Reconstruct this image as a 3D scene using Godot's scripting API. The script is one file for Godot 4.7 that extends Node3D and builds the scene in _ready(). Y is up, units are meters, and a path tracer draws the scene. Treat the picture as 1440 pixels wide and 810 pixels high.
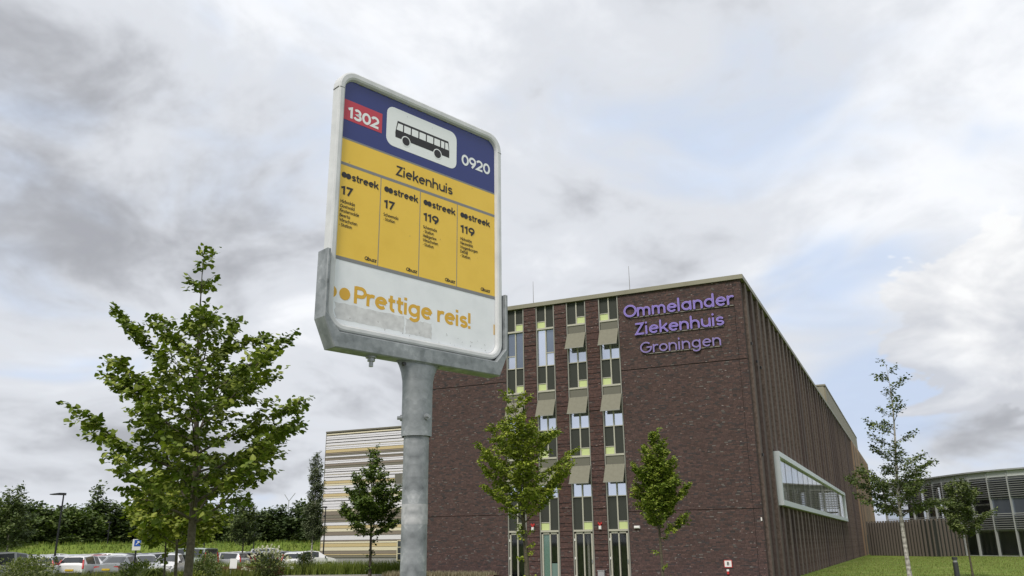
extends Node3D
# A bus stop sign in front of a dark brick hospital under a cloudy sky. Units are metres, y up, the camera looks along -z.

var rng := RandomNumberGenerator.new()
var M := {}
var used := {}
var glyphs := {}
const CORNER := Vector3(11.715, 0, -40.41)       # front right corner of the hospital
const TURN := -25.0                               # its rotation about y

func _ready():
	rng.seed = 7
	# ---------------------------------------------------------------- camera
	var cam := Camera3D.new()
	cam.name = "camera"
	var p := deg_to_rad(17.23)
	var r := deg_to_rad(0.627)
	var fw := Vector3(0, sin(p), -cos(p))
	var up0 := Vector3(0, cos(p), sin(p))
	var rt := Vector3.RIGHT * cos(r) - up0 * sin(r)
	var up := up0 * cos(r) + Vector3.RIGHT * sin(r)
	cam.basis = Basis(rt, up, -fw)
	cam.position = Vector3(0, 1.95, 0)
	cam.fov = 38.53
	cam.far = 2000.0
	add_child(cam)
	cam.current = true
	# ---------------------------------------------------------------- sky, sun, exposure
	var env := Environment.new()
	env.background_mode = Environment.BG_SKY
	var sk := Sky.new()
	var pm := PanoramaSkyMaterial.new()
	pm.panorama = sky_texture(4096)
	sk.sky_material = pm
	env.sky = sk
	env.background_energy_multiplier = 1.0
	env.tonemap_mode = Environment.TONE_MAPPER_LINEAR
	env.tonemap_exposure = 1.22
	env.sdfgi_enabled = true
	env.ssao_enabled = true
	env.ssil_enabled = true
	var we := WorldEnvironment.new()
	we.name = "world_environment"
	we.environment = env
	add_child(we)
	var sun := DirectionalLight3D.new()
	sun.name = "sun"
	sun.light_energy = 0.8
	sun.light_color = Color(1.0, 0.965, 0.92)
	sun.light_angular_distance = 18.0
	sun.shadow_enabled = true
	sun.look_at_from_position(Vector3(-14, 40, 30), Vector3.ZERO, Vector3.UP)
	add_child(sun)
	make_materials()
	make_glyphs()
	# ---------------------------------------------------------------- setting and things
	make_ground()
	make_hospital()
	make_striped_building()
	make_glass_building()
	make_bus_stop()
	make_trees()
	make_woods()
	make_shrubs()
	make_car_park()
	make_street_furniture()
	print("built")

# ==================================================================== sky
func sky_texture(w: int) -> ImageTexture:
	# a broken layer of cloud seen from below, thin blue gaps, and a heap of cumulus; column 0 looks along -z
	var h := w / 2
	var big := noise(11, 0.50, 3, 0.5)
	var puff := noise(23, 1.15, 7, 0.60)
	var warp := noise(31, 0.9, 3, 0.5)
	var gaps := noise(47, 0.75, 5, 0.55)
	var fine := noise(61, 4.5, 6, 0.62)
	var data := PackedByteArray()
	data.resize(w * h * 3)
	var bright := Vector3(0.905, 0.913, 0.928)
	var mid := Vector3(0.805, 0.818, 0.842)
	var dark := Vector3(0.615, 0.624, 0.648)
	var blue := Vector3(0.690, 0.760, 0.872)
	for j in h:
		var el := (0.5 - (j + 0.5) / h) * PI
		var row := j * w * 3
		if el < -0.03:
			for i in w:
				data[row] = 96; data[row + 1] = 98; data[row + 2] = 92
				row += 3
			continue
		var sy := sin(maxf(el, 0.0))
		var cy := cos(el)
		var k := 1.0 / (sy + 0.26)
		for i in w:
			var az := ((i + 0.5) / w) * TAU
			if az > PI:
				az -= TAU
			var dx := sin(az) * cy
			var dz := -cos(az) * cy
			var x := dx * k
			var z := dz * k
			var wx := warp.get_noise_2d(x, z)
			var wz := warp.get_noise_2d(x + 9.3, z - 4.1)
			var a := big.get_noise_2d(x + wx * 0.2, z + wz * 0.2)
			var b := puff.get_noise_2d(x + wx * 0.22, z + wz * 0.22)
			var f := fine.get_noise_3d(dx * 1.6 + wx * 0.15, sy * 2.6, dz * 1.6 + wz * 0.15)
			# thin parts of the layer shine, thick parts are grey
			var v := 0.50 + a * 0.62 + b * 0.60 + f * 0.27
			v -= 0.60 * bump(az, el, -0.52, 0.36, 0.20, 0.11)
			v -= 0.30 * bump(az, el, -0.40, 0.52, 0.30, 0.09)
			v -= 0.10 * bump(az, el, 0.16, 0.40, 0.12, 0.08)
			v -= 0.18 * bump(az, el, -0.30, 0.07, 0.35, 0.04)
			v += 0.40 * bump(az, el, -0.16, 0.46, 0.10, 0.14)
			v += 0.25 * bump(az, el, -0.22, 0.24, 0.25, 0.06)
			v += 0.28 * bump(az, el, 0.08, 0.34, 0.20, 0.09)
			v = clampf(v, -0.1, 1.0)
			var c: Vector3
			if v < 0.5:
				c = dark.lerp(mid, smoothstep(-0.15, 0.5, v))
			else:
				c = mid.lerp(bright, smoothstep(0.5, 1.0, v))
			# gaps with blue behind thin cloud
			var t := gaps.get_noise_2d(x + wx * 0.3 + 3.0, z + wz * 0.3) * 0.9 + b * 0.25 + f * 0.15
			t += 0.85 * bump(az, el, 0.42, 0.155, 0.09, 0.065) + 0.70 * bump(az, el, 0.37, 0.29, 0.12, 0.05) + 0.16 * bump(az, el, 0.44, 0.47, 0.22, 0.16)
			c = c.lerp(blue, 0.68 * smoothstep(0.16, 0.70, t))
			# heaped cloud low on the right
			var q := 1.0 - sqrt(pow((az - 0.60) / 0.20, 2.0) + pow((el - 0.215) / 0.12, 2.0))
			q += b * 0.60 + f * 0.60
			var q2 := smoothstep(0.08, 0.15, q)
			if q2 > 0.0:
				var lift := clampf((el - 0.17) / 0.16 + b * 0.9 + f * 0.9, 0.0, 1.0)
				c = c.lerp(Vector3(0.745, 0.756, 0.782).lerp(Vector3(0.915, 0.916, 0.918), lift), q2 * 0.92)
			# paler towards the horizon
			c = c.lerp(Vector3(0.80, 0.82, 0.845), 0.35 * exp(-maxf(el, 0.0) / 0.05))
			data[row] = int(c.x * 255.0); data[row + 1] = int(c.y * 255.0); data[row + 2] = int(c.z * 255.0)
			row += 3
	return ImageTexture.create_from_image(Image.create_from_data(w, h, false, Image.FORMAT_RGB8, data))

func bump(az: float, el: float, a0: float, e0: float, sa: float, se: float) -> float:
	var u := (az - a0) / sa
	var v := (el - e0) / se
	return exp(-(u * u + v * v))

func noise(sd: int, freq: float, oct: int, gain: float) -> FastNoiseLite:
	var n := FastNoiseLite.new()
	n.seed = sd
	n.noise_type = FastNoiseLite.TYPE_SIMPLEX_SMOOTH
	n.frequency = freq
	n.fractal_type = FastNoiseLite.FRACTAL_FBM
	n.fractal_octaves = oct
	n.fractal_gain = gain
	return n

# ==================================================================== materials
func lin(r: float, g: float, b: float) -> Color:
	return Color(r, g, b).linear_to_srgb()

func mat(key: String, c: Color, rough := 0.8, metal := 0.0, spec := 0.5) -> StandardMaterial3D:
	var m := StandardMaterial3D.new()
	m.albedo_color = c
	m.roughness = rough
	m.metallic = metal
	m.metallic_specular = spec
	M[key] = m
	return m

# a tileable mottled texture: two noises mixed between colours (all linear reflectance)
func mottle(sd: int, size: int, cols: Array, freq: float, oct := 5, cell := 0.0) -> ImageTexture:
	var n := noise(sd, freq, oct, 0.55)
	var im := n.get_seamless_image(size, size, false, false, 0.15, true)
	var sp: Image = null
	if cell > 0.0:
		var cn := FastNoiseLite.new()
		cn.seed = sd + 5
		cn.noise_type = FastNoiseLite.TYPE_CELLULAR
		cn.cellular_return_type = FastNoiseLite.RETURN_CELL_VALUE
		cn.frequency = cell
		sp = cn.get_seamless_image(size, size, false, false, 0.1, true)
	var out := Image.create(size, size, true, Image.FORMAT_RGB8)
	for y in size:
		for x in size:
			var v := im.get_pixel(x, y).r
			if sp:
				v = v * 0.62 + sp.get_pixel(x, y).r * 0.38
			v = clampf(v, 0.0, 0.999) * (cols.size() - 1)
			var k := int(v)
			var a: Color = cols[k]
			var b: Color = cols[k + 1]
			out.set_pixel(x, y, a.lerp(b, v - k).linear_to_srgb())
	out.generate_mipmaps()
	return ImageTexture.create_from_image(out)

func tri(m: StandardMaterial3D, tex: Texture2D, per_metre: float, world := false) -> StandardMaterial3D:
	m.albedo_color = Color.WHITE
	m.albedo_texture = tex
	m.uv1_triplanar = true
	m.uv1_world_triplanar = world
	m.uv1_scale = Vector3.ONE * per_metre
	return m

func brick_images(sd: int, pale: float) -> Array:
	# 32 bricks by 102 courses, 6.4 m by 6.375 m: long thin dark bricks of mixed tone, wide joints
	var g := RandomNumberGenerator.new()
	g.seed = sd
	var im := Image.create(1024, 1020, true, Image.FORMAT_RGB8)
	var hi := Image.create(1024, 1020, true, Image.FORMAT_RGB8)
	im.fill(Color(0.038, 0.033, 0.034).linear_to_srgb())
	hi.fill(Color(0.25, 0.25, 0.25))
	var tone := noise(sd + 3, 0.06, 3, 0.5)
	for row in 102:
		var x := -g.randi_range(0, 31)
		while x < 1024:
			var wd := g.randi_range(24, 36)
			var t := tone.get_noise_2d(x * 0.35, row * 2.2) * 0.28 + 0.5
			var c := Color(0.086, 0.058, 0.055).lerp(Color(0.116, 0.070, 0.065), clampf(t + g.randf_range(-0.4, 0.4), 0.0, 1.0))
			var f := g.randf_range(0.78, 1.22)
			var q := g.randf()
			if q < 0.10:
				c = Color(0.120, 0.074, 0.066)
			elif q < 0.22:
				c = Color(0.060, 0.050, 0.052)
			elif q < 0.22 + pale:
				c = Color(0.14, 0.125, 0.12)
			c = Color(c.r * f, c.g * f, c.b * f).linear_to_srgb()
			im.fill_rect(Rect2i(x, row * 10 + 1, wd - 2, 8), c)
			var e := g.randf_range(0.6, 1.0)
			hi.fill_rect(Rect2i(x, row * 10 + 1, wd - 2, 8), Color(e, e, e))
			if g.randf() < pale * 0.7:        # chipped or limed edge
				im.fill_rect(Rect2i(x + g.randi_range(0, 12), row * 10 + g.randi_range(1, 4), g.randi_range(5, 14), g.randi_range(2, 4)), Color(0.33, 0.31, 0.31).linear_to_srgb())
			x += wd
	im.generate_mipmaps()
	hi.bump_map_to_normal_map(3.0)
	hi.generate_mipmaps()
	return [ImageTexture.create_from_image(im), ImageTexture.create_from_image(hi)]

func brick_mat(key: String, sd: int, pale: float, tint: Color) -> void:
	var t := brick_images(sd, pale)
	var m := mat(key, tint, 0.86, 0.0, 0.35)
	m.albedo_texture = t[0]
	m.normal_enabled = true
	m.normal_texture = t[1]
	m.normal_scale = 0.9
	m.uv1_scale = Vector3(1 / 6.4, 1 / 6.375, 1)

func leaf_mat(key: String, tint := Color.WHITE) -> void:
	var m := mat(key, tint, 0.55, 0.0, 0.35)
	m.vertex_color_use_as_albedo = true
	m.cull_mode = BaseMaterial3D.CULL_DISABLED
	m.backlight_enabled = true
	m.backlight = lin(0.28, 0.36, 0.05)

func make_materials() -> void:
	# galvanised steel: spangled grey zinc with dull patches
	var zinc := mottle(3, 512, [Color(0.09, 0.10, 0.107), Color(0.20, 0.222, 0.236), Color(0.30, 0.325, 0.345), Color(0.55, 0.58, 0.61)], 0.010, 6, 0.045)
	var m := tri(mat("zinc", Color.WHITE, 0.58, 0.35), zinc, 2.2)
	m = tri(mat("zinc_pole", Color.WHITE, 0.62, 0.30), mottle(8, 512, [Color(0.06, 0.067, 0.074), Color(0.19, 0.208, 0.222), Color(0.31, 0.332, 0.352), Color(0.66, 0.68, 0.70)], 0.012, 6, 0.03), 2.4)
	mat("bolt", lin(0.33, 0.35, 0.36), 0.4, 0.6)
	tri(mat("sign_frame", Color.WHITE, 0.45, 0.0, 0.5), mottle(14, 256, [Color(0.50, 0.52, 0.54), Color(0.58, 0.60, 0.62), Color(0.65, 0.67, 0.69)], 0.02, 5), 2.0)
	tri(mat("sign_white", Color.WHITE, 0.35, 0.0, 0.5), mottle(15, 256, [Color(0.72, 0.755, 0.80), Color(0.78, 0.815, 0.86), Color(0.81, 0.845, 0.885)], 0.02, 5), 2.0)
	tri(mat("sign_yellow", Color.WHITE, 0.28, 0.0, 0.5), mottle(16, 256, [Color(0.76, 0.500, 0.052), Color(0.80, 0.535, 0.062), Color(0.82, 0.55, 0.068)], 0.015, 5), 1.5)
	mat("sign_blue", lin(0.030, 0.044, 0.185), 0.25)
	mat("sign_red", lin(0.50, 0.045, 0.075), 0.38)
	mat("sign_grey", lin(0.21, 0.215, 0.225), 0.5)
	mat("sign_black", lin(0.016, 0.016, 0.018), 0.5)
	mat("sign_pictogram_white", lin(0.78, 0.82, 0.84), 0.35)
	mat("sign_gold", lin(0.66, 0.385, 0.035), 0.4)
	tri(mat("sticker", Color.WHITE, 0.8), mottle(19, 256, [Color(0.52, 0.53, 0.55), Color(0.62, 0.63, 0.65), Color(0.72, 0.735, 0.76)], 0.03, 6), 4.0)
	mat("grime_and_marks", lin(0.12, 0.12, 0.11), 0.9)
	# hospital
	brick_mat("brick_front", 101, 0.032, Color(0.97, 0.97, 0.97))
	brick_mat("brick_pier", 202, 0.03, Color(1.0, 0.955, 0.945))
	brick_mat("brick_side", 303, 0.02, Color(0.97, 0.97, 0.97))
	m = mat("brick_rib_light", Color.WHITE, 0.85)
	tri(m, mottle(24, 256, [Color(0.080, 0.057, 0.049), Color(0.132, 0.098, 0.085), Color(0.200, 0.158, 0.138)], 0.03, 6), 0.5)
	m = mat("brick_rib", Color.WHITE, 0.85)
	tri(m, mottle(25, 256, [Color(0.065, 0.046, 0.043), Color(0.092, 0.066, 0.062), Color(0.12, 0.088, 0.080)], 0.03, 6), 0.5)
	mat("joint", lin(0.012, 0.011, 0.011), 0.95)
	tri(mat("roof_trim", Color.WHITE, 0.5, 0.2), mottle(26, 256, [Color(0.20, 0.19, 0.14), Color(0.235, 0.225, 0.17), Color(0.25, 0.24, 0.185)], 0.01, 3), 0.3)
	mat("frame_beige", lin(0.42, 0.41, 0.35), 0.5, 0.1)
	mat("frame_grey", lin(0.26, 0.26, 0.235), 0.5, 0.2)
	mat("panel_dark", lin(0.042, 0.046, 0.041), 0.6, 0.0, 0.3)
	mat("panel_lime", lin(0.50, 0.58, 0.27), 0.45)
	tri(mat("awning", Color.WHITE, 0.85), mottle(27, 256, [Color(0.165, 0.16, 0.122), Color(0.19, 0.185, 0.145), Color(0.205, 0.20, 0.155)], 0.02, 4), 0.8)
	mat("casing", lin(0.125, 0.122, 0.098), 0.6)
	m = mat("glass", Color(0.10, 0.13, 0.14, 0.16), 0.02, 0.0, 0.45)
	m.transparency = BaseMaterial3D.TRANSPARENCY_ALPHA
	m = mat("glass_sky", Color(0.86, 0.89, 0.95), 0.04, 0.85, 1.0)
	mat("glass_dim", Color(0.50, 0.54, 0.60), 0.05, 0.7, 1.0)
	m = mat("glass_film", Color(0.42, 0.55, 0.52, 0.55), 0.06, 0.0, 1.0)
	m.transparency = BaseMaterial3D.TRANSPARENCY_ALPHA
	mat("letter_pale", lin(0.30, 0.25, 0.46), 0.42)
	tri(mat("tape", Color.WHITE, 0.65), mottle(9, 256, [Color(0.20, 0.215, 0.225), Color(0.36, 0.375, 0.39), Color(0.52, 0.53, 0.54)], 0.02, 6), 5.0)
	mat("grey_dark", lin(0.035, 0.037, 0.042), 0.5)
	mat("plaster", lin(0.32, 0.32, 0.30), 0.9)
	mat("door_film", lin(0.13, 0.20, 0.18), 0.35)
	mat("letter_edge", lin(0.11, 0.08, 0.27), 0.45)
	mat("letter_face", lin(0.30, 0.235, 0.62), 0.42)
	mat("letter_line", lin(0.16, 0.11, 0.42), 0.42)
	mat("rail", lin(0.20, 0.19, 0.17), 0.5)
	mat("window_frame_pale", lin(0.62, 0.67, 0.71), 0.4)
	mat("blind_pale", lin(0.62, 0.62, 0.55), 0.8)
	mat("blind_olive", lin(0.30, 0.30, 0.20), 0.8)
	mat("blind_dark", lin(0.06, 0.065, 0.06), 0.8)
	mat("roof_box", lin(0.23, 0.205, 0.145), 0.6)
	mat("roof_membrane", lin(0.10, 0.10, 0.10), 0.9)
	mat("red_plastic", lin(0.45, 0.03, 0.03), 0.4)
	mat("white_plastic", lin(0.72, 0.72, 0.72), 0.4)
	mat("grey_plastic", lin(0.30, 0.31, 0.32), 0.5)
	# striped building
	mat("clad_white", lin(0.60, 0.60, 0.63), 0.5)
	mat("clad_cream", lin(0.58, 0.54, 0.40), 0.5)
	mat("clad_tan", lin(0.47, 0.38, 0.20), 0.5)
	mat("clad_brown", lin(0.19, 0.16, 0.125), 0.5)
	mat("clad_olive", lin(0.15, 0.14, 0.105), 0.5)
	mat("clad_line", lin(0.21, 0.20, 0.165), 0.6)
	mat("concrete", lin(0.30, 0.30, 0.31), 0.9)
	# curved building
	mat("steel_pale", lin(0.38, 0.40, 0.40), 0.45, 0.2)
	mat("louvre", lin(0.20, 0.21, 0.21), 0.5, 0.2)
	mat("timber_tan", lin(0.30, 0.21, 0.14), 0.8)
	mat("timber_grey", lin(0.13, 0.112, 0.095), 0.85)
	mat("fascia", lin(0.55, 0.58, 0.58), 0.5)
	# ground
	tri(mat("grass", Color.WHITE, 0.95, 0.0, 0.2), mottle(71, 512, [Color(0.075, 0.115, 0.022), Color(0.12, 0.175, 0.032), Color(0.15, 0.20, 0.040), Color(0.24, 0.25, 0.095)], 0.012, 6), 0.06, true)
	tri(mat("asphalt", Color.WHITE, 0.95, 0.0, 0.3), mottle(72, 256, [Color(0.045, 0.045, 0.047), Color(0.06, 0.06, 0.062), Color(0.08, 0.08, 0.08)], 0.05, 5), 0.25, true)
	tri(mat("paving", Color.WHITE, 0.9, 0.0, 0.3), mottle(73, 256, [Color(0.20, 0.195, 0.185), Color(0.26, 0.255, 0.24), Color(0.30, 0.295, 0.28)], 0.04, 5), 0.3, true)
	tri(mat("soil", Color.WHITE, 0.95), mottle(74, 256, [Color(0.05, 0.032, 0.022), Color(0.09, 0.055, 0.038), Color(0.12, 0.075, 0.05)], 0.05, 5), 0.4, true)
	mat("kerb", lin(0.36, 0.355, 0.34), 0.9)
	# wood and leaves
	tri(mat("bark", Color.WHITE, 0.9), mottle(81, 256, [Color(0.045, 0.038, 0.028), Color(0.085, 0.072, 0.052), Color(0.13, 0.115, 0.085)], 0.03, 6), 1.6)
	tri(mat("bark_birch", Color.WHITE, 0.8), mottle(82, 256, [Color(0.04, 0.036, 0.032), Color(0.24, 0.225, 0.205), Color(0.44, 0.42, 0.39), Color(0.54, 0.52, 0.49)], 0.02, 6), 1.1)
	leaf_mat("leaf")
	leaf_mat("blade")
	# lamp posts and cars
	mat("black_metal", lin(0.018, 0.019, 0.022), 0.45, 0.3)
	mat("tyre", lin(0.018, 0.018, 0.018), 0.9)
	mat("rim", lin(0.42, 0.43, 0.44), 0.35, 0.6)
	mat("car_glass", lin(0.022, 0.027, 0.030), 0.06, 0.0, 0.9)
	mat("tail_light", lin(0.42, 0.015, 0.02), 0.25)
	mat("head_light", lin(0.62, 0.64, 0.66), 0.15)
	mat("plate", lin(0.62, 0.42, 0.03), 0.5)
	mat("bumper", lin(0.035, 0.035, 0.037), 0.6)
	for c in [["white", 0.70, 0.71, 0.72], ["silver", 0.42, 0.44, 0.46], ["grey", 0.22, 0.235, 0.245], ["red", 0.36, 0.022, 0.03], ["navy", 0.018, 0.028, 0.075], ["black", 0.020, 0.022, 0.024], ["green", 0.028, 0.045, 0.040], ["sage", 0.30, 0.36, 0.31]]:
		var pm := mat("paint_" + c[0], lin(c[1], c[2], c[3]), 0.35, 0.15)
		pm.clearcoat_enabled = true
		pm.clearcoat = 0.6
		pm.clearcoat_roughness = 0.08
	mat("parking_blue", lin(0.02, 0.09, 0.42), 0.45)

# ==================================================================== mesh helpers
func mb() -> SurfaceTool:
	var st := SurfaceTool.new()
	st.begin(Mesh.PRIMITIVE_TRIANGLES)
	return st

func uvof(p: Vector3, n: Vector3) -> Vector2:
	var a := n.abs()
	if a.x > a.y and a.x > a.z:
		return Vector2(p.z, -p.y)
	if a.y > a.z:
		return Vector2(p.x, p.z)
	return Vector2(p.x, -p.y)

# corners run counter-clockwise as seen from outside
func quad(st: SurfaceTool, a: Vector3, b: Vector3, c: Vector3, d: Vector3) -> void:
	var n := (b - a).cross(c - a)
	if n.length_squared() < 1e-14:
		n = (c - a).cross(d - a)
	n = n.normalized()
	st.set_normal(n)
	for v in [a, c, b, a, d, c]:
		st.set_uv(uvof(v, n))
		st.add_vertex(v)

func tri3(st: SurfaceTool, a: Vector3, b: Vector3, c: Vector3) -> void:
	var n := (b - a).cross(c - a).normalized()
	st.set_normal(n)
	for v in [a, c, b]:
		st.set_uv(uvof(v, n))
		st.add_vertex(v)

func box(st: SurfaceTool, c: Vector3, s: Vector3, b := Basis.IDENTITY) -> SurfaceTool:
	var h := s * 0.5
	var v := []
	for i in 8:
		v.append(c + b * Vector3(h.x if i & 1 else -h.x, h.y if i & 2 else -h.y, h.z if i & 4 else -h.z))
	quad(st, v[4], v[5], v[7], v[6])
	quad(st, v[1], v[0], v[2], v[3])
	quad(st, v[5], v[1], v[3], v[7])
	quad(st, v[0], v[4], v[6], v[2])
	quad(st, v[6], v[7], v[3], v[2])
	quad(st, v[0], v[1], v[5], v[4])
	return st

func span(st: SurfaceTool, a: Vector3, b: Vector3) -> SurfaceTool:
	return box(st, (a + b) * 0.5, (b - a).abs())

# box with chamfered edges along all sides of its front (+z) face
func chamfer(st: SurfaceTool, c: Vector3, s: Vector3, e: float) -> SurfaceTool:
	var h := s * 0.5
	var o := [Vector2(-h.x, -h.y), Vector2(h.x, -h.y), Vector2(h.x, h.y), Vector2(-h.x, h.y)]
	var rings := []
	for z in [[-h.z, 0.0], [h.z - e, 0.0], [h.z, e]]:
		var ring := []
		for q in o:
			ring.append(c + Vector3(q.x - signf(q.x) * z[1], q.y - signf(q.y) * z[1], z[0]))
		rings.append(ring)
	for k in 2:
		for i in 4:
			var j := (i + 1) % 4
			quad(st, rings[k][i], rings[k][j], rings[k + 1][j], rings[k + 1][i])
	quad(st, rings[2][0], rings[2][1], rings[2][2], rings[2][3])
	quad(st, rings[0][1], rings[0][0], rings[0][3], rings[0][2])
	return st

func tube(st: SurfaceTool, pts: Array, radii: Array, n := 8, cap := true) -> SurfaceTool:
	var rings := []
	var nor := []
	var ref := Vector3(0.13, 0.2, 1).normalized()
	for i in pts.size():
		var d: Vector3
		if i == 0:
			d = pts[1] - pts[0]
		elif i == pts.size() - 1:
			d = pts[i] - pts[i - 1]
		else:
			d = (pts[i + 1] - pts[i]).normalized() + (pts[i] - pts[i - 1]).normalized()
		d = d.normalized()
		if absf(d.dot(ref)) > 0.97:
			ref = Vector3(1, 0.1, 0.2).normalized()
		var x := ref.cross(d).normalized()
		var y := d.cross(x)
		var ring := []
		var nn := []
		for k in n:
			var a := TAU * k / n
			var o := x * cos(a) + y * sin(a)
			ring.append(pts[i] + o * radii[i])
			nn.append(o)
		rings.append(ring)
		nor.append(nn)
		if cap and (i == 0 or i == pts.size() - 1) and radii[i] > 0.004:
			for k in range(1, n - 1):
				if i == 0:
					tri3(st, ring[0], ring[k + 1], ring[k])
				else:
					tri3(st, ring[0], ring[k], ring[k + 1])
	for i in pts.size() - 1:
		for k in n:
			var j := (k + 1) % n
			var q := [[i, k], [i + 1, j], [i, j], [i, k], [i + 1, k], [i + 1, j]]
			for e in q:
				st.set_normal(nor[e[0]][e[1]])
				st.set_uv(Vector2(float(e[1]) / n, float(e[0])))
				st.add_vertex(rings[e[0]][e[1]])
	return st

func rod(st: SurfaceTool, a: Vector3, b: Vector3, r: float, n := 10) -> SurfaceTool:
	return tube(st, [a, b], [r, r], n)

# flat outline (x, y) pushed out from z0 to z1
func prism(st: SurfaceTool, poly: PackedVector2Array, z0: float, z1: float, xf := Transform3D.IDENTITY, sides := true) -> SurfaceTool:
	if Geometry2D.is_polygon_clockwise(poly):
		poly = poly.duplicate()
		poly.reverse()
	var t := Geometry2D.triangulate_polygon(poly)
	for i in range(0, t.size(), 3):
		var a := poly[t[i]]
		var b := poly[t[i + 1]]
		var c := poly[t[i + 2]]
		if (b - a).cross(c - a) < 0:
			var s := b
			b = c
			c = s
		tri3(st, xf * Vector3(a.x, a.y, z1), xf * Vector3(b.x, b.y, z1), xf * Vector3(c.x, c.y, z1))
		if sides:
			tri3(st, xf * Vector3(a.x, a.y, z0), xf * Vector3(c.x, c.y, z0), xf * Vector3(b.x, b.y, z0))
	if sides:
		for i in poly.size():
			var a := poly[i]
			var b := poly[(i + 1) % poly.size()]
			quad(st, xf * Vector3(a.x, a.y, z0), xf * Vector3(b.x, b.y, z0), xf * Vector3(b.x, b.y, z1), xf * Vector3(a.x, a.y, z1))
	return st

# like prism, with the front edge chamfered by e
func prism_bevel(st: SurfaceTool, poly: PackedVector2Array, z0: float, z1: float, e: float) -> SurfaceTool:
	if Geometry2D.is_polygon_clockwise(poly):
		poly = poly.duplicate()
		poly.reverse()
	var inn := PackedVector2Array()
	var n := poly.size()
	for i in n:
		var d0 := (poly[i] - poly[(i + n - 1) % n]).normalized()
		var d1 := (poly[(i + 1) % n] - poly[i]).normalized()
		var b := (Vector2(-d0.y, d0.x) + Vector2(-d1.y, d1.x)).normalized()
		inn.append(poly[i] + b * e / maxf(b.dot(Vector2(-d0.y, d0.x)), 0.4))
	prism(st, inn, z1 - 0.0001, z1, Transform3D.IDENTITY, false)
	for i in n:
		var j := (i + 1) % n
		var a := poly[i]
		var c := poly[j]
		quad(st, Vector3(a.x, a.y, z1 - e), Vector3(c.x, c.y, z1 - e), Vector3(inn[j].x, inn[j].y, z1), Vector3(inn[i].x, inn[i].y, z1))
		quad(st, Vector3(a.x, a.y, z0), Vector3(c.x, c.y, z0), Vector3(c.x, c.y, z1 - e), Vector3(a.x, a.y, z1 - e))
	var t := Geometry2D.triangulate_polygon(poly)
	for i in range(0, t.size(), 3):
		tri3(st, Vector3(poly[t[i]].x, poly[t[i]].y, z0), Vector3(poly[t[i + 2]].x, poly[t[i + 2]].y, z0), Vector3(poly[t[i + 1]].x, poly[t[i + 1]].y, z0))
	return st

func rounded(x0: float, y0: float, x1: float, y1: float, r: float, n := 6) -> PackedVector2Array:
	var o := PackedVector2Array()
	for c in [[x1 - r, y1 - r, 0.0], [x0 + r, y1 - r, 90.0], [x0 + r, y0 + r, 180.0], [x1 - r, y0 + r, 270.0]]:
		for k in n + 1:
			var a := deg_to_rad(c[2] + 90.0 * k / n)
			o.append(Vector2(c[0] + cos(a) * r, c[1] + sin(a) * r))
	return o

func disc(x: float, y: float, r: float, n := 18) -> PackedVector2Array:
	var o := PackedVector2Array()
	for k in n:
		o.append(Vector2(x + cos(TAU * k / n) * r, y + sin(TAU * k / n) * r))
	return o

func build(st: SurfaceTool, called: String, m, parent: Node3D) -> MeshInstance3D:
	var o := MeshInstance3D.new()
	o.name = called
	o.mesh = st.commit()
	o.material_override = M[m] if m is String else m
	parent.add_child(o, true)
	return o

func inst(mesh: Mesh, called: String, m, parent: Node3D, at := Vector3.ZERO) -> MeshInstance3D:
	var o := MeshInstance3D.new()
	o.name = called
	o.mesh = mesh
	o.material_override = M[m] if m is String else m
	o.position = at
	parent.add_child(o, true)
	return o

func numbered(called: String) -> String:
	used[called] = used.get(called, -1) + 1
	return called if used[called] == 0 else "%s_%03d" % [called, used[called]]

func tag(o: Node, label: String, category: String, group := "", kind := "") -> void:
	o.set_meta("label", label)
	o.set_meta("category", category)
	if group:
		o.set_meta("group", group)
	if kind:
		o.set_meta("kind", kind)

func thing(called: String, at: Vector3, label: String, category: String, group := "", turn := 0.0) -> Node3D:
	var o := Node3D.new()
	o.name = numbered(called)
	o.position = at
	o.rotation_degrees.y = turn
	add_child(o)
	tag(o, label, category, group)
	return o

func node(called: String, parent: Node3D, at := Vector3.ZERO) -> Node3D:
	var o := Node3D.new()
	o.name = called
	o.position = at
	parent.add_child(o, true)
	return o

func structure(st: SurfaceTool, called: String, m: String, label: String) -> MeshInstance3D:
	var o := build(st, called, m, self)
	o.name = numbered(called)
	o.set_meta("kind", "structure")
	o.set_meta("label", label)
	return o

# a point of the hospital: u metres left of its corner along the front, y up, w metres behind the front
func hosp(u: float, y: float, w: float) -> Vector3:
	return CORNER + Basis(Vector3.UP, deg_to_rad(TURN)) * Vector3(-u, y, -w)

# ==================================================================== lettering (drawn from strokes)
func arc(cx: float, cy: float, rx: float, ry: float, a0: float, a1: float) -> Array:
	var n := maxi(3, int(ceil(absf(a1 - a0) / 15.0)))
	var o := []
	for k in n + 1:
		var a := deg_to_rad(lerpf(a0, a1, float(k) / n))
		o.append(Vector2(cx + cos(a) * rx, cy + sin(a) * ry))
	return o

func ln(v: Array) -> Array:
	var o := []
	for i in range(0, v.size(), 2):
		o.append(Vector2(v[i], v[i + 1]))
	return o

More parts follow.
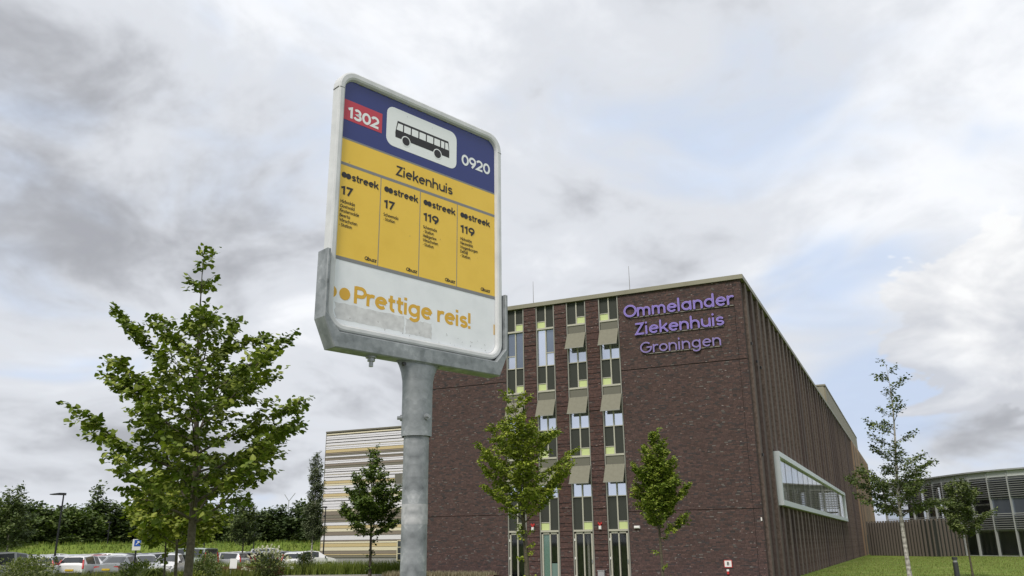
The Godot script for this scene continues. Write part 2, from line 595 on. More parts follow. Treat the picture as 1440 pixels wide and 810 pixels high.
func make_glyphs() -> void:
	var bowl := arc(0.36, 0.36, 0.28, 0.28, 90, 450)
	var stem := ln([0.08, 1.05, 0.08, 0])
	var xst := ln([0.08, 0.72, 0.08, 0])
	var g := {}
	g["a"] = [0.82, bowl, ln([0.64, 0.72, 0.64, 0])]
	g["b"] = [0.80, stem, bowl]
	g["c"] = [0.66, arc(0.36, 0.36, 0.28, 0.28, 48, 312)]
	g["d"] = [0.82, bowl, ln([0.64, 1.05, 0.64, 0])]
	g["e"] = [0.76, arc(0.36, 0.36, 0.28, 0.28, 4, 314), ln([0.10, 0.385, 0.64, 0.385])]
	g["f"] = [0.46, ln([0.2, 0, 0.2, 0.8]) + arc(0.36, 0.80, 0.16, 0.17, 160, 75), ln([0.02, 0.64, 0.42, 0.64])]
	g["g"] = [0.82, bowl, ln([0.64, 0.72, 0.64, 0.0]) + arc(0.36, 0.0, 0.28, 0.24, -15, -150)]
	g["h"] = [0.76, stem, arc(0.34, 0.38, 0.26, 0.26, 180, 0) + ln([0.60, 0])]
	g["i"] = [0.27, xst, ln([0.08, 0.86, 0.08, 1.03])]
	g["j"] = [0.27, ln([0.08, 0.72, 0.08, -0.1]) + arc(-0.06, -0.1, 0.14, 0.14, -20, -90), ln([0.08, 0.86, 0.08, 1.03])]
	g["k"] = [0.66, stem, ln([0.56, 0.70, 0.12, 0.28]), ln([0.28, 0.40, 0.60, 0.0])]
	g["l"] = [0.27, stem]
	g["m"] = [1.10, xst, arc(0.29, 0.42, 0.21, 0.22, 180, 0) + ln([0.50, 0]), arc(0.71, 0.42, 0.21, 0.22, 180, 0) + ln([0.92, 0])]
	g["n"] = [0.76, xst, arc(0.34, 0.38, 0.26, 0.26, 180, 0) + ln([0.60, 0])]
	g["o"] = [0.76, bowl]
	g["p"] = [0.80, ln([0.08, 0.72, 0.08, -0.28]), bowl]
	g["r"] = [0.50, xst, arc(0.33, 0.38, 0.25, 0.26, 180, 62)]
	g["s"] = [0.58, arc(0.28, 0.50, 0.19, 0.14, 25, 270) + arc(0.28, 0.22, 0.20, 0.14, 90, -155)]
	g["t"] = [0.50, ln([0.2, 0.94, 0.2, 0.24]) + arc(0.36, 0.24, 0.16, 0.17, 195, 285), ln([0.02, 0.64, 0.44, 0.64])]
	g["u"] = [0.76, ln([0.08, 0.72]) + arc(0.34, 0.34, 0.26, 0.26, 180, 360) , ln([0.60, 0.72, 0.60, 0])]
	g["v"] = [0.66, ln([0.05, 0.72, 0.32, 0.05, 0.59, 0.72])]
	g["w"] = [0.98, ln([0.04, 0.72, 0.25, 0.06, 0.48, 0.66, 0.71, 0.06, 0.92, 0.72])]
	g["z"] = [0.64, ln([0.06, 0.64, 0.52, 0.64, 0.09, 0.08, 0.58, 0.08])]
	g["Z"] = [0.78, ln([0.06, 0.92, 0.62, 0.92, 0.10, 0.08, 0.70, 0.08])]
	g["O"] = [1.0, arc(0.5, 0.5, 0.42, 0.42, 90, 450)]
	g["Q"] = [1.0, arc(0.5, 0.5, 0.42, 0.42, 90, 450), ln([0.58, 0.30, 0.90, 0.02])]
	g["G"] = [1.02, arc(0.5, 0.5, 0.42, 0.42, 45, 352) + ln([0.92, 0.5, 0.54, 0.5])]
	g["P"] = [0.74, ln([0.10, 1.0, 0.10, 0]), ln([0.10, 0.92, 0.40, 0.92]) + arc(0.40, 0.68, 0.24, 0.24, 75, -90) + ln([0.10, 0.44])]
	g["M"] = [0.98, ln([0.10, 0, 0.10, 0.9, 0.48, 0.34, 0.86, 0.9, 0.86, 0])]
	g["F"] = [0.60, ln([0.10, 0, 0.10, 0.92, 0.56, 0.92]), ln([0.10, 0.50, 0.50, 0.50])]
	g["B"] = [0.72, ln([0.10, 0.5, 0.10, 0.92, 0.36, 0.92]) + arc(0.36, 0.72, 0.20, 0.20, 75, -90) + ln([0.10, 0.52]), ln([0.10, 0.52, 0.10, 0.08, 0.38, 0.08]) + arc(0.38, 0.30, 0.23, 0.22, -75, 90)]
	g["W"] = [1.22, ln([0.05, 1.0, 0.32, 0.08, 0.60, 0.90, 0.88, 0.08, 1.15, 1.0])]
	g["S"] = [0.68, arc(0.33, 0.70, 0.23, 0.22, 30, 270) + arc(0.33, 0.28, 0.25, 0.20, 90, -155)]
	g["H"] = [0.82, ln([0.10, 1, 0.10, 0]), ln([0.72, 1, 0.72, 0]), ln([0.10, 0.5, 0.72, 0.5])]
	g["N"] = [0.86, ln([0.10, 0, 0.10, 0.9, 0.74, 0.1, 0.74, 1.0])]
	g["D"] = [0.86, ln([0.40, 0.08, 0.10, 0.08, 0.10, 0.92, 0.40, 0.92]) + arc(0.40, 0.5, 0.38, 0.42, 80, -90)]
	g["0"] = [0.72, arc(0.36, 0.5, 0.27, 0.42, 90, 450)]
	g["1"] = [0.44, ln([0.02, 0.76, 0.27, 0.90, 0.27, 0.0])]
	g["2"] = [0.70, arc(0.34, 0.67, 0.25, 0.25, 165, -38) + ln([0.09, 0.08, 0.64, 0.08])]
	g["3"] = [0.68, arc(0.31, 0.71, 0.21, 0.21, 150, -90) + arc(0.31, 0.29, 0.25, 0.21, 90, -160)]
	g["7"] = [0.60, ln([0.03, 0.92, 0.50, 0.92, 0.18, 0.0])]
	g["9"] = [0.72, arc(0.36, 0.65, 0.27, 0.27, 90, 450), [Vector2(0.63, 0.62), Vector2(0.60, 0.46), Vector2(0.50, 0.28), Vector2(0.30, 0.0)]]
	g["-"] = [0.42, ln([0.04, 0.34, 0.30, 0.34])]
	g["!"] = [0.28, ln([0.10, 1.0, 0.10, 0.34]), ln([0.10, 0.17, 0.10, 0.0])]
	g[" "] = [0.30]
	glyphs = g

func text_width(s: String, track := 0.0) -> float:
	var w := 0.0
	for ch in s:
		w += glyphs[ch][0] + track
	return w

# one stroke as a ribbon of the given width, pushed out from z0 to z1
func ribbon(st: SurfaceTool, pts: Array, width: float, z0: float, z1: float, round_end := false) -> void:
	var closed: bool = pts.size() > 4 and pts[0].distance_to(pts[-1]) < 1e-5
	var clean := [pts[0]]
	for i in range(1, pts.size()):
		if pts[i].distance_to(clean[-1]) > width * 0.02:
			clean.append(pts[i])
	if closed:
		clean[-1] = clean[0]
	elif round_end:
		var m0 := clean.size()
		var l0: float = clean[0].distance_to(clean[1])
		var l1: float = clean[m0 - 1].distance_to(clean[m0 - 2])
		var c0: Vector2 = clean[0].lerp(clean[1], minf(width * 0.42 / l0, 0.45))
		clean[m0 - 1] = clean[m0 - 1].lerp(clean[m0 - 2], minf(width * 0.42 / l1, 0.45))
		clean[0] = c0
	var n := clean.size()
	var lft := []
	var rgt := []
	for i in n:
		var d0: Vector2
		var d1: Vector2
		if closed and (i == 0 or i == n - 1):
			d0 = (clean[0] - clean[n - 2]).normalized()
			d1 = (clean[1] - clean[0]).normalized()
		else:
			d0 = (clean[i] - clean[maxi(i - 1, 0)]).normalized() if i > 0 else (clean[1] - clean[0]).normalized()
			d1 = (clean[mini(i + 1, n - 1)] - clean[i]).normalized() if i < n - 1 else d0
		var t: Vector2 = (d0 + d1).normalized()
		var nn := Vector2(-t.y, t.x)
		var k := 1.0 / maxf(nn.dot(Vector2(-d0.y, d0.x)), 0.40)
		lft.append(clean[i] + nn * width * 0.5 * k)
		rgt.append(clean[i] - nn * width * 0.5 * k)
	for i in n - 1:
		var a: Vector2 = rgt[i]
		var b: Vector2 = rgt[i + 1]
		var c: Vector2 = lft[i + 1]
		var d: Vector2 = lft[i]
		for e in [[a, b, c], [a, c, d]]:      # flat top, also where the inside of a tight bend folds over
			if (e[1] - e[0]).cross(e[2] - e[0]) > 0:
				tri3(st, Vector3(e[0].x, e[0].y, z1), Vector3(e[1].x, e[1].y, z1), Vector3(e[2].x, e[2].y, z1))
			elif (e[1] - e[0]).cross(e[2] - e[0]) < 0:
				tri3(st, Vector3(e[0].x, e[0].y, z1 - 0.00005), Vector3(e[2].x, e[2].y, z1 - 0.00005), Vector3(e[1].x, e[1].y, z1 - 0.00005))
		if z1 - z0 > 0.002:
			quad(st, Vector3(a.x, a.y, z0), Vector3(b.x, b.y, z0), Vector3(b.x, b.y, z1), Vector3(a.x, a.y, z1))
			quad(st, Vector3(c.x, c.y, z0), Vector3(d.x, d.y, z0), Vector3(d.x, d.y, z1), Vector3(c.x, c.y, z1))
	if not closed:
		for e in [[0, 1], [n - 1, -1]]:
			var a: Vector2 = lft[e[0]] if e[1] == 1 else rgt[e[0]]
			var b: Vector2 = rgt[e[0]] if e[1] == 1 else lft[e[0]]
			if round_end:
				var c: Vector2 = clean[e[0]]
				var o: Vector2 = a - c
				var prev := a
				for k in range(1, 7):
					var q := c + o.rotated(PI * k / 6.0)
					tri3(st, Vector3(c.x, c.y, z1), Vector3(prev.x, prev.y, z1), Vector3(q.x, q.y, z1))
					quad(st, Vector3(prev.x, prev.y, z0), Vector3(q.x, q.y, z0), Vector3(q.x, q.y, z1), Vector3(prev.x, prev.y, z1))
					prev = q
			elif z1 - z0 > 0.002:
				quad(st, Vector3(a.x, a.y, z0), Vector3(b.x, b.y, z0), Vector3(b.x, b.y, z1), Vector3(a.x, a.y, z1))

# flat printed words between x0 and x1 on the line y
func words(s: String, x0: float, x1: float, y: float, cap: float, weight: float, z: float, slant := 0.0) -> SurfaceTool:
	var st := mb()
	var sx := (x1 - x0) / text_width(s)
	var x := x0
	var lay := 0
	for ch in s:
		var g: Array = glyphs[ch]
		for k in range(1, g.size()):
			var pts := []
			for q in g[k]:
				pts.append(Vector2(x + q.x * sx + q.y * cap * slant, y + q.y * cap))
			ribbon(st, pts, weight * cap, z, z + 0.0002 * k)
		x += g[0] * sx
		lay += 1
	return st

# ==================================================================== ground
func make_ground() -> void:
	var st := mb()
	quad(st, Vector3(-700, 0, 300), Vector3(700, 0, 300), Vector3(700, 0, -900), Vector3(-700, 0, -900))
	structure(st, "ground", "grass", "green grassland round the hospital grounds")
	st = mb()
	quad(st, Vector3(-90, 0.004, -47), Vector3(-13, 0.004, -56), Vector3(-21, 0.004, -86), Vector3(-90, 0.004, -72))
	structure(st, "car_park", "asphalt", "grey asphalt car park full of cars")
	st = mb()
	quad(st, Vector3(-12, 0.006, -3), Vector3(7, 0.006, -1), Vector3(10, 0.006, 6), Vector3(-14, 0.006, 6))
	structure(st, "bus_stop_pavement", "paving", "grey paved waiting area under the bus stop sign")
	st = mb()
	var a := hosp(24, 0.005, -1.9)
	var b := hosp(-6, 0.005, -1.9)
	var c := hosp(-6, 0.005, -0.02)
	var d := hosp(24, 0.005, -0.02)
	quad(st, a, b, c, d)
	structure(st, "pavement", "paving", "grey pavement along the front of the brick hospital")
	# kerb and road in front of the striped building
	st = mb()
	quad(st, Vector3(-16, 0.008, -50.5), Vector3(-2, 0.008, -49.5), Vector3(-2, 0.008, -56.3), Vector3(-16, 0.008, -56.8))
	structure(st, "road", "asphalt", "grey asphalt drive before the ornamental grass strip")
	st = mb()
	for k in 14:
		var x := -16.0 + k * 1.0
		box(st, Vector3(x + 0.5, 0.06, -56.95 + k * 0.036), Vector3(0.985, 0.13, 0.16))
	structure(st, "kerb", "kerb", "pale concrete kerb below the ornamental grass strip")
	# the berm behind the car park
	st = mb()
	var path := [Vector3(-95, 0, -52), Vector3(-70, 0, -68), Vector3(-45, 0, -79), Vector3(-20, 0, -90.5), Vector3(0, 0, -99)]
	var prof := [[-4.0, -0.02], [-2.6, 0.75], [-1.2, 1.75], [0.0, 2.2], [1.6, 2.3], [3.2, 1.4], [5.0, -0.02]]
	var wob := noise(5, 0.3, 3, 0.5)
	var rows := []
	for i in 81:
		var f := i / 80.0 * 4.0
		var k := mini(int(f), 3)
		var q: Vector3 = path[k].lerp(path[k + 1], f - k)
		var t: Vector3 = (path[k + 1] - path[k]).normalized()
		var nn := Vector3(t.z, 0, -t.x)
		var row := []
		for e in prof:
			row.append(q + nn * e[0] + Vector3(0, e[1] * (1.0 + 0.10 * wob.get_noise_2d(i * 3.0, e[0] * 2.0)), 0))
		rows.append(row)
	for i in 80:
		for j in prof.size() - 1:
			quad(st, rows[i][j], rows[i + 1][j], rows[i + 1][j + 1], rows[i][j + 1])
	structure(st, "berm", "grass", "long green grassy bank behind the parked cars")
	# long grass on the bank
	var lv := leaf_store()
	for i in 15000:
		var f := rng.randf_range(0.6, 79.0)
		var k := int(f)
		var w := rng.randf() * 5.0 + 0.5
		var j := int(w)
		var q: Vector3 = rows[k][j].lerp(rows[k + 1][j], f - k).lerp(rows[k][j + 1].lerp(rows[k + 1][j + 1], f - k), w - j)
		var v := rng.randf()
		blade(lv, q, rng.randf_range(0.14, 0.42), 0.10, Color(0.09, 0.145, 0.022).lerp(Color(0.22, 0.26, 0.05), v * v))
	var o := leaf_commit(lv, "bank_grass", "blade", self)
	tag(o, "long bright green grass growing on the bank behind the car park", "grass", "", "stuff")
	# lawn on the right
	lv = leaf_store()
	for i in 26000:
		var x := rng.randf_range(12, 62)
		var z := rng.randf_range(-97, -46)
		var loc := Basis(Vector3.UP, deg_to_rad(-TURN)) * (Vector3(x, 0, z) - CORNER)
		if loc.x < 0.6:
			continue
		var v := rng.randf()
		blade(lv, Vector3(x, 0, z), rng.randf_range(0.05, 0.13), 0.05, Color(0.125, 0.165, 0.040).lerp(Color(0.27, 0.27, 0.10), v * v))
	o = leaf_commit(lv, "lawn_grass", "blade", self)
	tag(o, "short mown lawn grass beside the long side of the hospital", "grass", "", "stuff")
	# strips of ornamental grass
	lv = leaf_store()
	for i in 9000:
		var t := rng.randf()
		var q := Vector3(lerpf(-21.5, -4.2, t), 0, lerpf(-57.6, -57.2, t) - rng.randf() * 2.6)
		var v := rng.randf()
		blade(lv, q, rng.randf_range(0.65, 1.12), 0.055, Color(0.09, 0.135, 0.022).lerp(Color(0.21, 0.245, 0.05), v))
	o = leaf_commit(lv, "ornamental_grass_strip", "blade", self)
	tag(o, "soft green strip of ornamental grass before the striped building", "grass", "", "stuff")
	lv = leaf_store()
	for i in 9000:
		var t := rng.randf()
		var q := Vector3(lerpf(-27.5, -14.0, t), 0, lerpf(-40.0, -46.5, t) - rng.randf() * 2.6)
		var v := rng.randf()
		blade(lv, q, rng.randf_range(0.45, 0.95), 0.055, Color(0.07, 0.105, 0.02).lerp(Color(0.19, 0.20, 0.05), v))
	o = leaf_commit(lv, "rough_grass_strip", "blade", self)
	tag(o, "rough green grass strip in front of the parked cars at left", "grass", "", "stuff")
	# raised bed of dry plants along the front wall
	st = mb()
	var bed := [[0.0, 0.0], [-0.4, 0.34], [-1.5, 0.42], [-2.3, 0.0]]
	for i in 12:
		for j in 3:
			var u0 := 20.0 - i * 0.55
			var u1 := u0 - 0.55
			quad(st, hosp(u0, bed[j + 1][1], bed[j + 1][0] - 0.05), hosp(u1, bed[j + 1][1], bed[j + 1][0] - 0.05), hosp(u1, bed[j][1], bed[j][0] - 0.05), hosp(u0, bed[j][1], bed[j][0] - 0.05))
	structure(st, "planting_bed", "soil", "low raised bed at the foot of the brick front")
	lv = leaf_store()
	for i in 2600:
		var w := -rng.randf_range(0.3, 2.0)
		var q := hosp(rng.randf_range(13.7, 20.0), 0.36, w)
		var v := rng.randf()
		blade(lv, q, rng.randf_range(0.10, 0.30), 0.05, Color(0.20, 0.17, 0.11).lerp(Color(0.30, 0.27, 0.19), v))
	o = leaf_commit(lv, "dry_groundcover", "blade", self)
	tag(o, "dry beige ground cover at the foot of the brick front", "ground cover", "", "stuff")

# ==================================================================== leaves
func leaf_store() -> Dictionary:
	return {"v": PackedVector3Array(), "n": PackedVector3Array(), "c": PackedColorArray()}

func lface(s: Dictionary, a: Vector3, b: Vector3, c: Vector3, col: Color) -> void:
	var n := (b - a).cross(c - a).normalized()
	s.v.append(a); s.v.append(c); s.v.append(b)
	for k in 3:
		s.n.append(n)
		s.c.append(col)

func blade(s: Dictionary, at: Vector3, h: float, w: float, col: Color) -> void:
	var a := rng.randf() * TAU
	var x := Vector3(cos(a), 0, sin(a)) * w * 0.5
	var bend := Vector3(rng.randf_range(-0.35, 0.35), 1, rng.randf_range(-0.35, 0.35)) * h
	lface(s, at - x, at + x, at + bend, col)

# rank 3: heart-shaped leaf of six faces, 2: four faces, 1: two faces
func leaf(s: Dictionary, at: Vector3, along: Vector3, face: Vector3, size: float, col: Color, rank: int) -> void:
	var y := along.normalized()
	var x := y.cross(face).normalized()
	var z := x.cross(y)
	if x.length_squared() < 0.5:
		return
	x *= size
	y *= size
	z *= size
	if rank == 1:
		lface(s, at, at + x * 0.42 + y * 0.5 - z * 0.10, at + y, col)
		lface(s, at, at + y, at - x * 0.42 + y * 0.5 - z * 0.10, col)
		return
	var o := [[0.40, 0.10], [0.50, 0.45], [0.26, 0.80]] if rank == 3 else [[0.38, 0.22], [0.34, 0.70]]
	for sg in [1.0, -1.0]:
		var prev: Vector3 = at + x * (o[0][0] * sg) + y * o[0][1] - z * (o[0][0] * 0.35)
		for k in range(1, o.size() + 1):
			var q: Vector3 = at + y * 1.05 - z * 0.12
			if k < o.size():
				q = at + x * (o[k][0] * sg) + y * o[k][1] - z * (o[k][0] * 0.35)
			if sg > 0:
				lface(s, at, prev, q, col)
			else:
				lface(s, at, q, prev, col)
			prev = q

func leaf_mesh(s: Dictionary) -> ArrayMesh:
	var arr := []
	arr.resize(Mesh.ARRAY_MAX)
	arr[Mesh.ARRAY_VERTEX] = s.v
	arr[Mesh.ARRAY_NORMAL] = s.n
	arr[Mesh.ARRAY_COLOR] = s.c
	var m := ArrayMesh.new()
	m.add_surface_from_arrays(Mesh.PRIMITIVE_TRIANGLES, arr)
	return m

func leaf_commit(s: Dictionary, called: String, m: String, parent: Node3D) -> MeshInstance3D:
	return inst(leaf_mesh(s), called, m, parent)

# ==================================================================== trees
# o: h height, r trunk radius, base crown base height, prof [[height share, reach], ...], limbs, rise (limb slope), leaf (size), per (leaves per twig),
# twigs (per limb), spread (twig length share), cols [dark, light], rank, bark, lean, curl (upward bend)
func grow(o: Dictionary, parent: Node3D) -> void:
	var g := RandomNumberGenerator.new()
	g.seed = o.seed
	rng.seed = o.seed
	var wood := mb()
	var lv := leaf_store()
	var h: float = o.h
	var lean: Vector3 = o.get("lean", Vector3.ZERO)
	var tp := []
	var tr := []
	var ph := g.randf() * TAU
	for k in 15:
		var t := k / 14.0
		tp.append(Vector3(sin(t * 7.0 + ph) * 0.012 * h * t, t * h, cos(t * 5.0 + ph) * 0.012 * h * t) + lean * t * t * h)
		tr.append(maxf(o.r * pow(1.0 - t, 0.85) * (1.25 if k == 0 else 1.0), 0.008))
	var trunk := mb()
	tube(trunk, tp, tr, 9)
	var prof: Array = o.prof
	for i in int(o.limbs):
		var t := (i + g.randf_range(-0.3, 0.3)) / float(o.limbs)
		t = clampf(t, 0.0, 0.995)
		var y0: float = lerpf(o.base, h * 0.985, pow(t, o.get("pack", 1.1)))
		var reach := 0.0
		var hs := y0 / h
		for k in prof.size() - 1:
			if hs >= prof[k][0] and hs <= prof[k + 1][0]:
				reach = lerpf(prof[k][1], prof[k + 1][1], (hs - prof[k][0]) / (prof[k + 1][0] - prof[k][0]))
		if reach < 0.05:
			continue
		reach *= g.randf_range(0.72, 1.04)
		var kf := y0 / h * 14.0
		var ki := mini(int(kf), 13)
		var s0: Vector3 = tp[ki].lerp(tp[ki + 1], kf - ki)
		var az := i * 2.39996 + g.randf_range(-0.5, 0.5)
		var slope: float = lerpf(o.rise, o.rise * 1.35 + 0.1, hs) * g.randf_range(0.6, 1.3)
		var d := Vector3(cos(az), slope, sin(az)).normalized()
		limb(o, g, wood, lv, s0, d, reach, maxf(o.r * 0.42 * pow(1.0 - hs * 0.8, 1.0), 0.010), hs)
	# the leader's own tip
	for k in int(o.get("tip", 3)):
		var az := g.randf() * TAU
		twig(o, g, wood, lv, tp[14 - k % 3], Vector3(cos(az) * 0.7, 0.9, sin(az) * 0.7), h * 0.05, 1.0)
	if o.has("shoots"):
		for k in int(o.shoots):
			var yy := g.randf_range(0.25, o.base)
			var az := g.randf() * TAU
			twig(o, g, wood, lv, Vector3(0, yy, 0) + lean * pow(yy / h, 2.0) * h, Vector3(cos(az), 0.4, sin(az)), 0.28, 0.9)
	build(trunk, "trunk", o.bark, parent)
	build(wood, "branches", o.get("limb_bark", "bark"), parent)
	leaf_commit(lv, "crown", "leaf", parent)

func limb(o: Dictionary, g: RandomNumberGenerator, wood: SurfaceTool, lv: Dictionary, s0: Vector3, d: Vector3, reach: float, r: float, hs: float) -> void:
	var pts := [s0]
	var rad := [r]
	var q := s0
	var n := 7
	var curl: float = o.get("curl", 0.10)
	var side := d.cross(Vector3.UP).normalized()
	var wig := g.randf_range(-0.10, 0.10)
	for k in n:
		d = (d + Vector3.UP * curl * g.randf_range(-0.3, 1.0) + side * wig + Vector3(g.randf_range(-1, 1), g.randf_range(-1, 1), g.randf_range(-1, 1)) * 0.09).normalized()
		q += d * reach / n
		pts.append(q)
		rad.append(maxf(r * (1.0 - (k + 1.0) / n * 0.92), 0.004))
	tube(wood, pts, rad, 5, false)
	var nt := int(maxf(2, o.twigs * clampf(reach / o.full, 0.3, 1.2)))
	for k in nt:
		var f := lerpf(0.18, 1.0, pow((k + g.randf()) / nt, 0.8)) * n
		var i := mini(int(f), n - 1)
		var p: Vector3 = pts[i].lerp(pts[i + 1], f - i)
		var dir: Vector3 = (pts[i + 1] - pts[i]).normalized()
		var sd := dir.cross(Vector3.UP).normalized() * (1.0 if k % 2 == 0 else -1.0)
		var td := (dir * g.randf_range(0.3, 0.9) + sd * g.randf_range(0.4, 1.0) + Vector3.UP * g.randf_range(-0.35, 0.45)).normalized()
		twig(o, g, wood, lv, p, td, reach * o.spread * g.randf_range(0.5, 1.1) * lerpf(1.1, 0.6, f / n) + 0.05, hs)
	twig(o, g, wood, lv, pts[n], d, 0.12 + reach * 0.08, hs)

func twig(o: Dictionary, g: RandomNumberGenerator, wood: SurfaceTool, lv: Dictionary, p: Vector3, d: Vector3, length: float, hs: float) -> void:
	var end: Vector3 = p + d * length + Vector3.DOWN * length * o.get("droop", 0.10)
	if length > 0.10 and o.rank > 1:
		tube(wood, [p, p.lerp(end, 0.5) + Vector3.UP * length * 0.05, end], [0.007 * o.get("thick", 1.0), 0.005 * o.get("thick", 1.0), 0.002], 3, false)
	var n := int(maxf(3, o.per * clampf(length / o.twig, 0.25, 1.3)))
	var sz: float = o.leaf
	var c0: Color = o.cols[0]
	var c1: Color = o.cols[1]
	var tone := g.randf()
	for k in n:
		var f := g.randf_range(0.1, 1.08)
		var q: Vector3 = p.lerp(end, f) + Vector3(g.randf_range(-1, 1), g.randf_range(-0.9, 0.7), g.randf_range(-1, 1)) * sz * o.get("puff", 0.8)
		var al := (d * g.randf_range(0.2, 1.0) + Vector3(g.randf_range(-1, 1), g.randf_range(-1.0, 0.25), g.randf_range(-1, 1)) * 0.9)
		var fc := Vector3(g.randf_range(-0.8, 0.8), 1.0, g.randf_range(-0.8, 0.8)) + d * 0.3
		var v := clampf(tone * 0.6 + g.randf() * 0.55, 0.0, 1.0)
		leaf(lv, q, al, fc, sz * g.randf_range(0.6, 1.15), c0.lerp(c1, v * v), o.rank)

func make_trees() -> void:
	# young lime tree on the left, near
	var t := thing("linden_tree", Vector3(-5.98, 0, -15.93), "young lime tree with broad open crown left of the bus stop sign", "tree")
	t.scale = Vector3(0.92, 1.0, 0.92)
	grow({"seed": 43, "h": 7.5, "r": 0.105, "base": 2.35, "prof": [[0.28, 1.8], [0.36, 2.4], [0.46, 2.75], [0.58, 2.5], [0.70, 1.8], [0.78, 1.0], [0.815, 0.20], [0.90, 0.0], [0.93, 0.6], [1.0, 0.6]],
		"limbs": 38, "rise": 0.48, "full": 2.2, "twigs": 18, "spread": 0.34, "twig": 0.6, "per": 34, "leaf": 0.115, "rank": 3, "curl": 0.10, "droop": 0.12, "puff": 0.8, "pack": 1.25, "tip": 3,
		"cols": [Color(0.103, 0.155, 0.025), Color(0.287, 0.328, 0.063)], "bark": "bark", "lean": Vector3(-0.055, 0, 0.0)}, t)
	# two smaller yellow-green trees behind it
	t = thing("maple_tree", Vector3(-8.68, 0, -22.37), "small yellow-green tree just behind the lime tree", "tree")
	grow({"seed": 52, "h": 3.9, "r": 0.06, "base": 1.95, "prof": [[0.4, 1.5], [0.6, 1.5], [0.8, 1.0], [1.0, 0.3]],
		"limbs": 24, "rise": 0.30, "full": 1.6, "twigs": 16, "spread": 0.4, "twig": 0.5, "per": 24, "leaf": 0.13, "rank": 3, "droop": 0.15, "lean": Vector3(-0.10, 0, 0), "shoots": 4,
		"cols": [Color(0.132, 0.176, 0.022), Color(0.286, 0.308, 0.050)], "bark": "bark"}, t)
	t = thing("maple_tree", Vector3(-10.05, 0, -25.06), "thin-stemmed yellow-green tree half hidden behind the lime tree", "tree")
	grow({"seed": 53, "h": 3.7, "r": 0.045, "base": 1.9, "prof": [[0.4, 1.3], [0.6, 1.4], [0.8, 0.9], [1.0, 0.3]],
		"limbs": 20, "rise": 0.3, "full": 1.5, "twigs": 16, "spread": 0.4, "twig": 0.5, "per": 24, "leaf": 0.13, "rank": 3, "droop": 0.15, "lean": Vector3(-0.10, 0, 0), "shoots": 4,
		"cols": [Color(0.132, 0.176, 0.022), Color(0.286, 0.308, 0.050)], "bark": "bark"}, t)
	# tree before the striped building
	t = thing("linden_tree", Vector3(-9.21, 0, -55.24), "dark green cone-shaped tree in front of the striped building", "tree")
	grow({"seed": 63, "h": 8.0, "r": 0.10, "base": 2.4, "prof": [[0.28, 2.6], [0.45, 2.6], [0.62, 1.9], [0.75, 1.1], [0.86, 0.55], [1.0, 0.25]],
		"limbs": 44, "rise": 0.30, "full": 2.2, "twigs": 18, "spread": 0.34, "twig": 0.6, "per": 34, "leaf": 0.155, "rank": 2, "droop": 0.08, "curl": 0.14, "shoots": 8, "thick": 2.0,
		"cols": [Color(0.056, 0.100, 0.020), Color(0.163, 0.219, 0.037)], "bark": "bark"}, t)
	# two trees before the brick front
	t = thing("hornbeam_tree", Vector3(0.41, 0, -30.0), "bright green spreading tree in front of the window bays", "tree")
	grow({"seed": 74, "h": 7.05, "r": 0.10, "base": 2.6, "prof": [[0.34, 1.7], [0.48, 2.15], [0.62, 2.2], [0.74, 1.5], [0.80, 0.5], [0.86, 0.35], [0.93, 0.75], [1.0, 0.4]],
		"limbs": 40, "rise": 0.52, "full": 1.8, "twigs": 20, "spread": 0.34, "twig": 0.5, "per": 40, "leaf": 0.1, "rank": 2, "droop": 0.05, "curl": 0.13, "shoots": 16, "puff": 0.7, "lean": Vector3(-0.07, 0, 0),
		"cols": [Color(0.150, 0.207, 0.025), Color(0.389, 0.427, 0.069)], "bark": "bark"}, t)
	t = thing("hornbeam_tree", Vector3(5.51, 0, -32.54), "narrow upright green tree in front of the plain brick wall", "tree")
	grow({"seed": 85, "h": 5.95, "r": 0.065, "base": 2.25, "prof": [[0.34, 1.4], [0.48, 1.6], [0.62, 1.35], [0.75, 0.95], [0.88, 0.55], [1.0, 0.25]],
		"limbs": 42, "rise": 0.75, "full": 1.2, "twigs": 18, "spread": 0.36, "twig": 0.4, "per": 40, "leaf": 0.095, "rank": 2, "droop": 0.03, "curl": 0.22, "shoots": 5,
		"cols": [Color(0.115, 0.172, 0.025), Color(0.310, 0.356, 0.057)], "bark": "bark", "puff": 0.7}, t)
	# birch on the right
	t = thing("birch_tree", Vector3(17.29, 0, -38.28), "tall thin birch with white trunk on the lawn at right", "tree")
	grow({"seed": 97, "h": 9.8, "r": 0.105, "base": 2.9, "prof": [[0.28, 2.1], [0.42, 2.3], [0.50, 1.5], [0.56, 0.9], [0.66, 1.4], [0.74, 1.1], [0.80, 0.45], [0.88, 1.0], [1.0, 0.55]],
		"limbs": 32, "rise": 0.5, "full": 2.0, "twigs": 15, "spread": 0.32, "twig": 0.5, "per": 30, "leaf": 0.115, "rank": 2, "droop": 0.12, "curl": 0.05, "pack": 1.7, "thick": 1.4, "puff": 1.3,
		"cols": [Color(0.060, 0.090, 0.029), Color(0.168, 0.204, 0.060)], "bark": "bark_birch", "lean": Vector3(0.035, 0, 0)}, t)
	t = thing("young_ash_tree", Vector3(24.13, 0, -46.06), "low round-crowned thin tree on the lawn right of the birch", "tree")
	grow({"seed": 108, "h": 4.9, "r": 0.055, "base": 1.95, "prof": [[0.38, 1.3], [0.55, 1.5], [0.75, 1.2], [0.9, 0.6], [1.0, 0.3]],
		"limbs": 30, "rise": 0.6, "full": 1.5, "twigs": 16, "spread": 0.36, "twig": 0.5, "per": 36, "leaf": 0.11, "rank": 2, "droop": 0.10, "puff": 0.9,
		"cols": [Color(0.081, 0.112, 0.040), Color(0.188, 0.225, 0.075)], "bark": "bark"}, t)
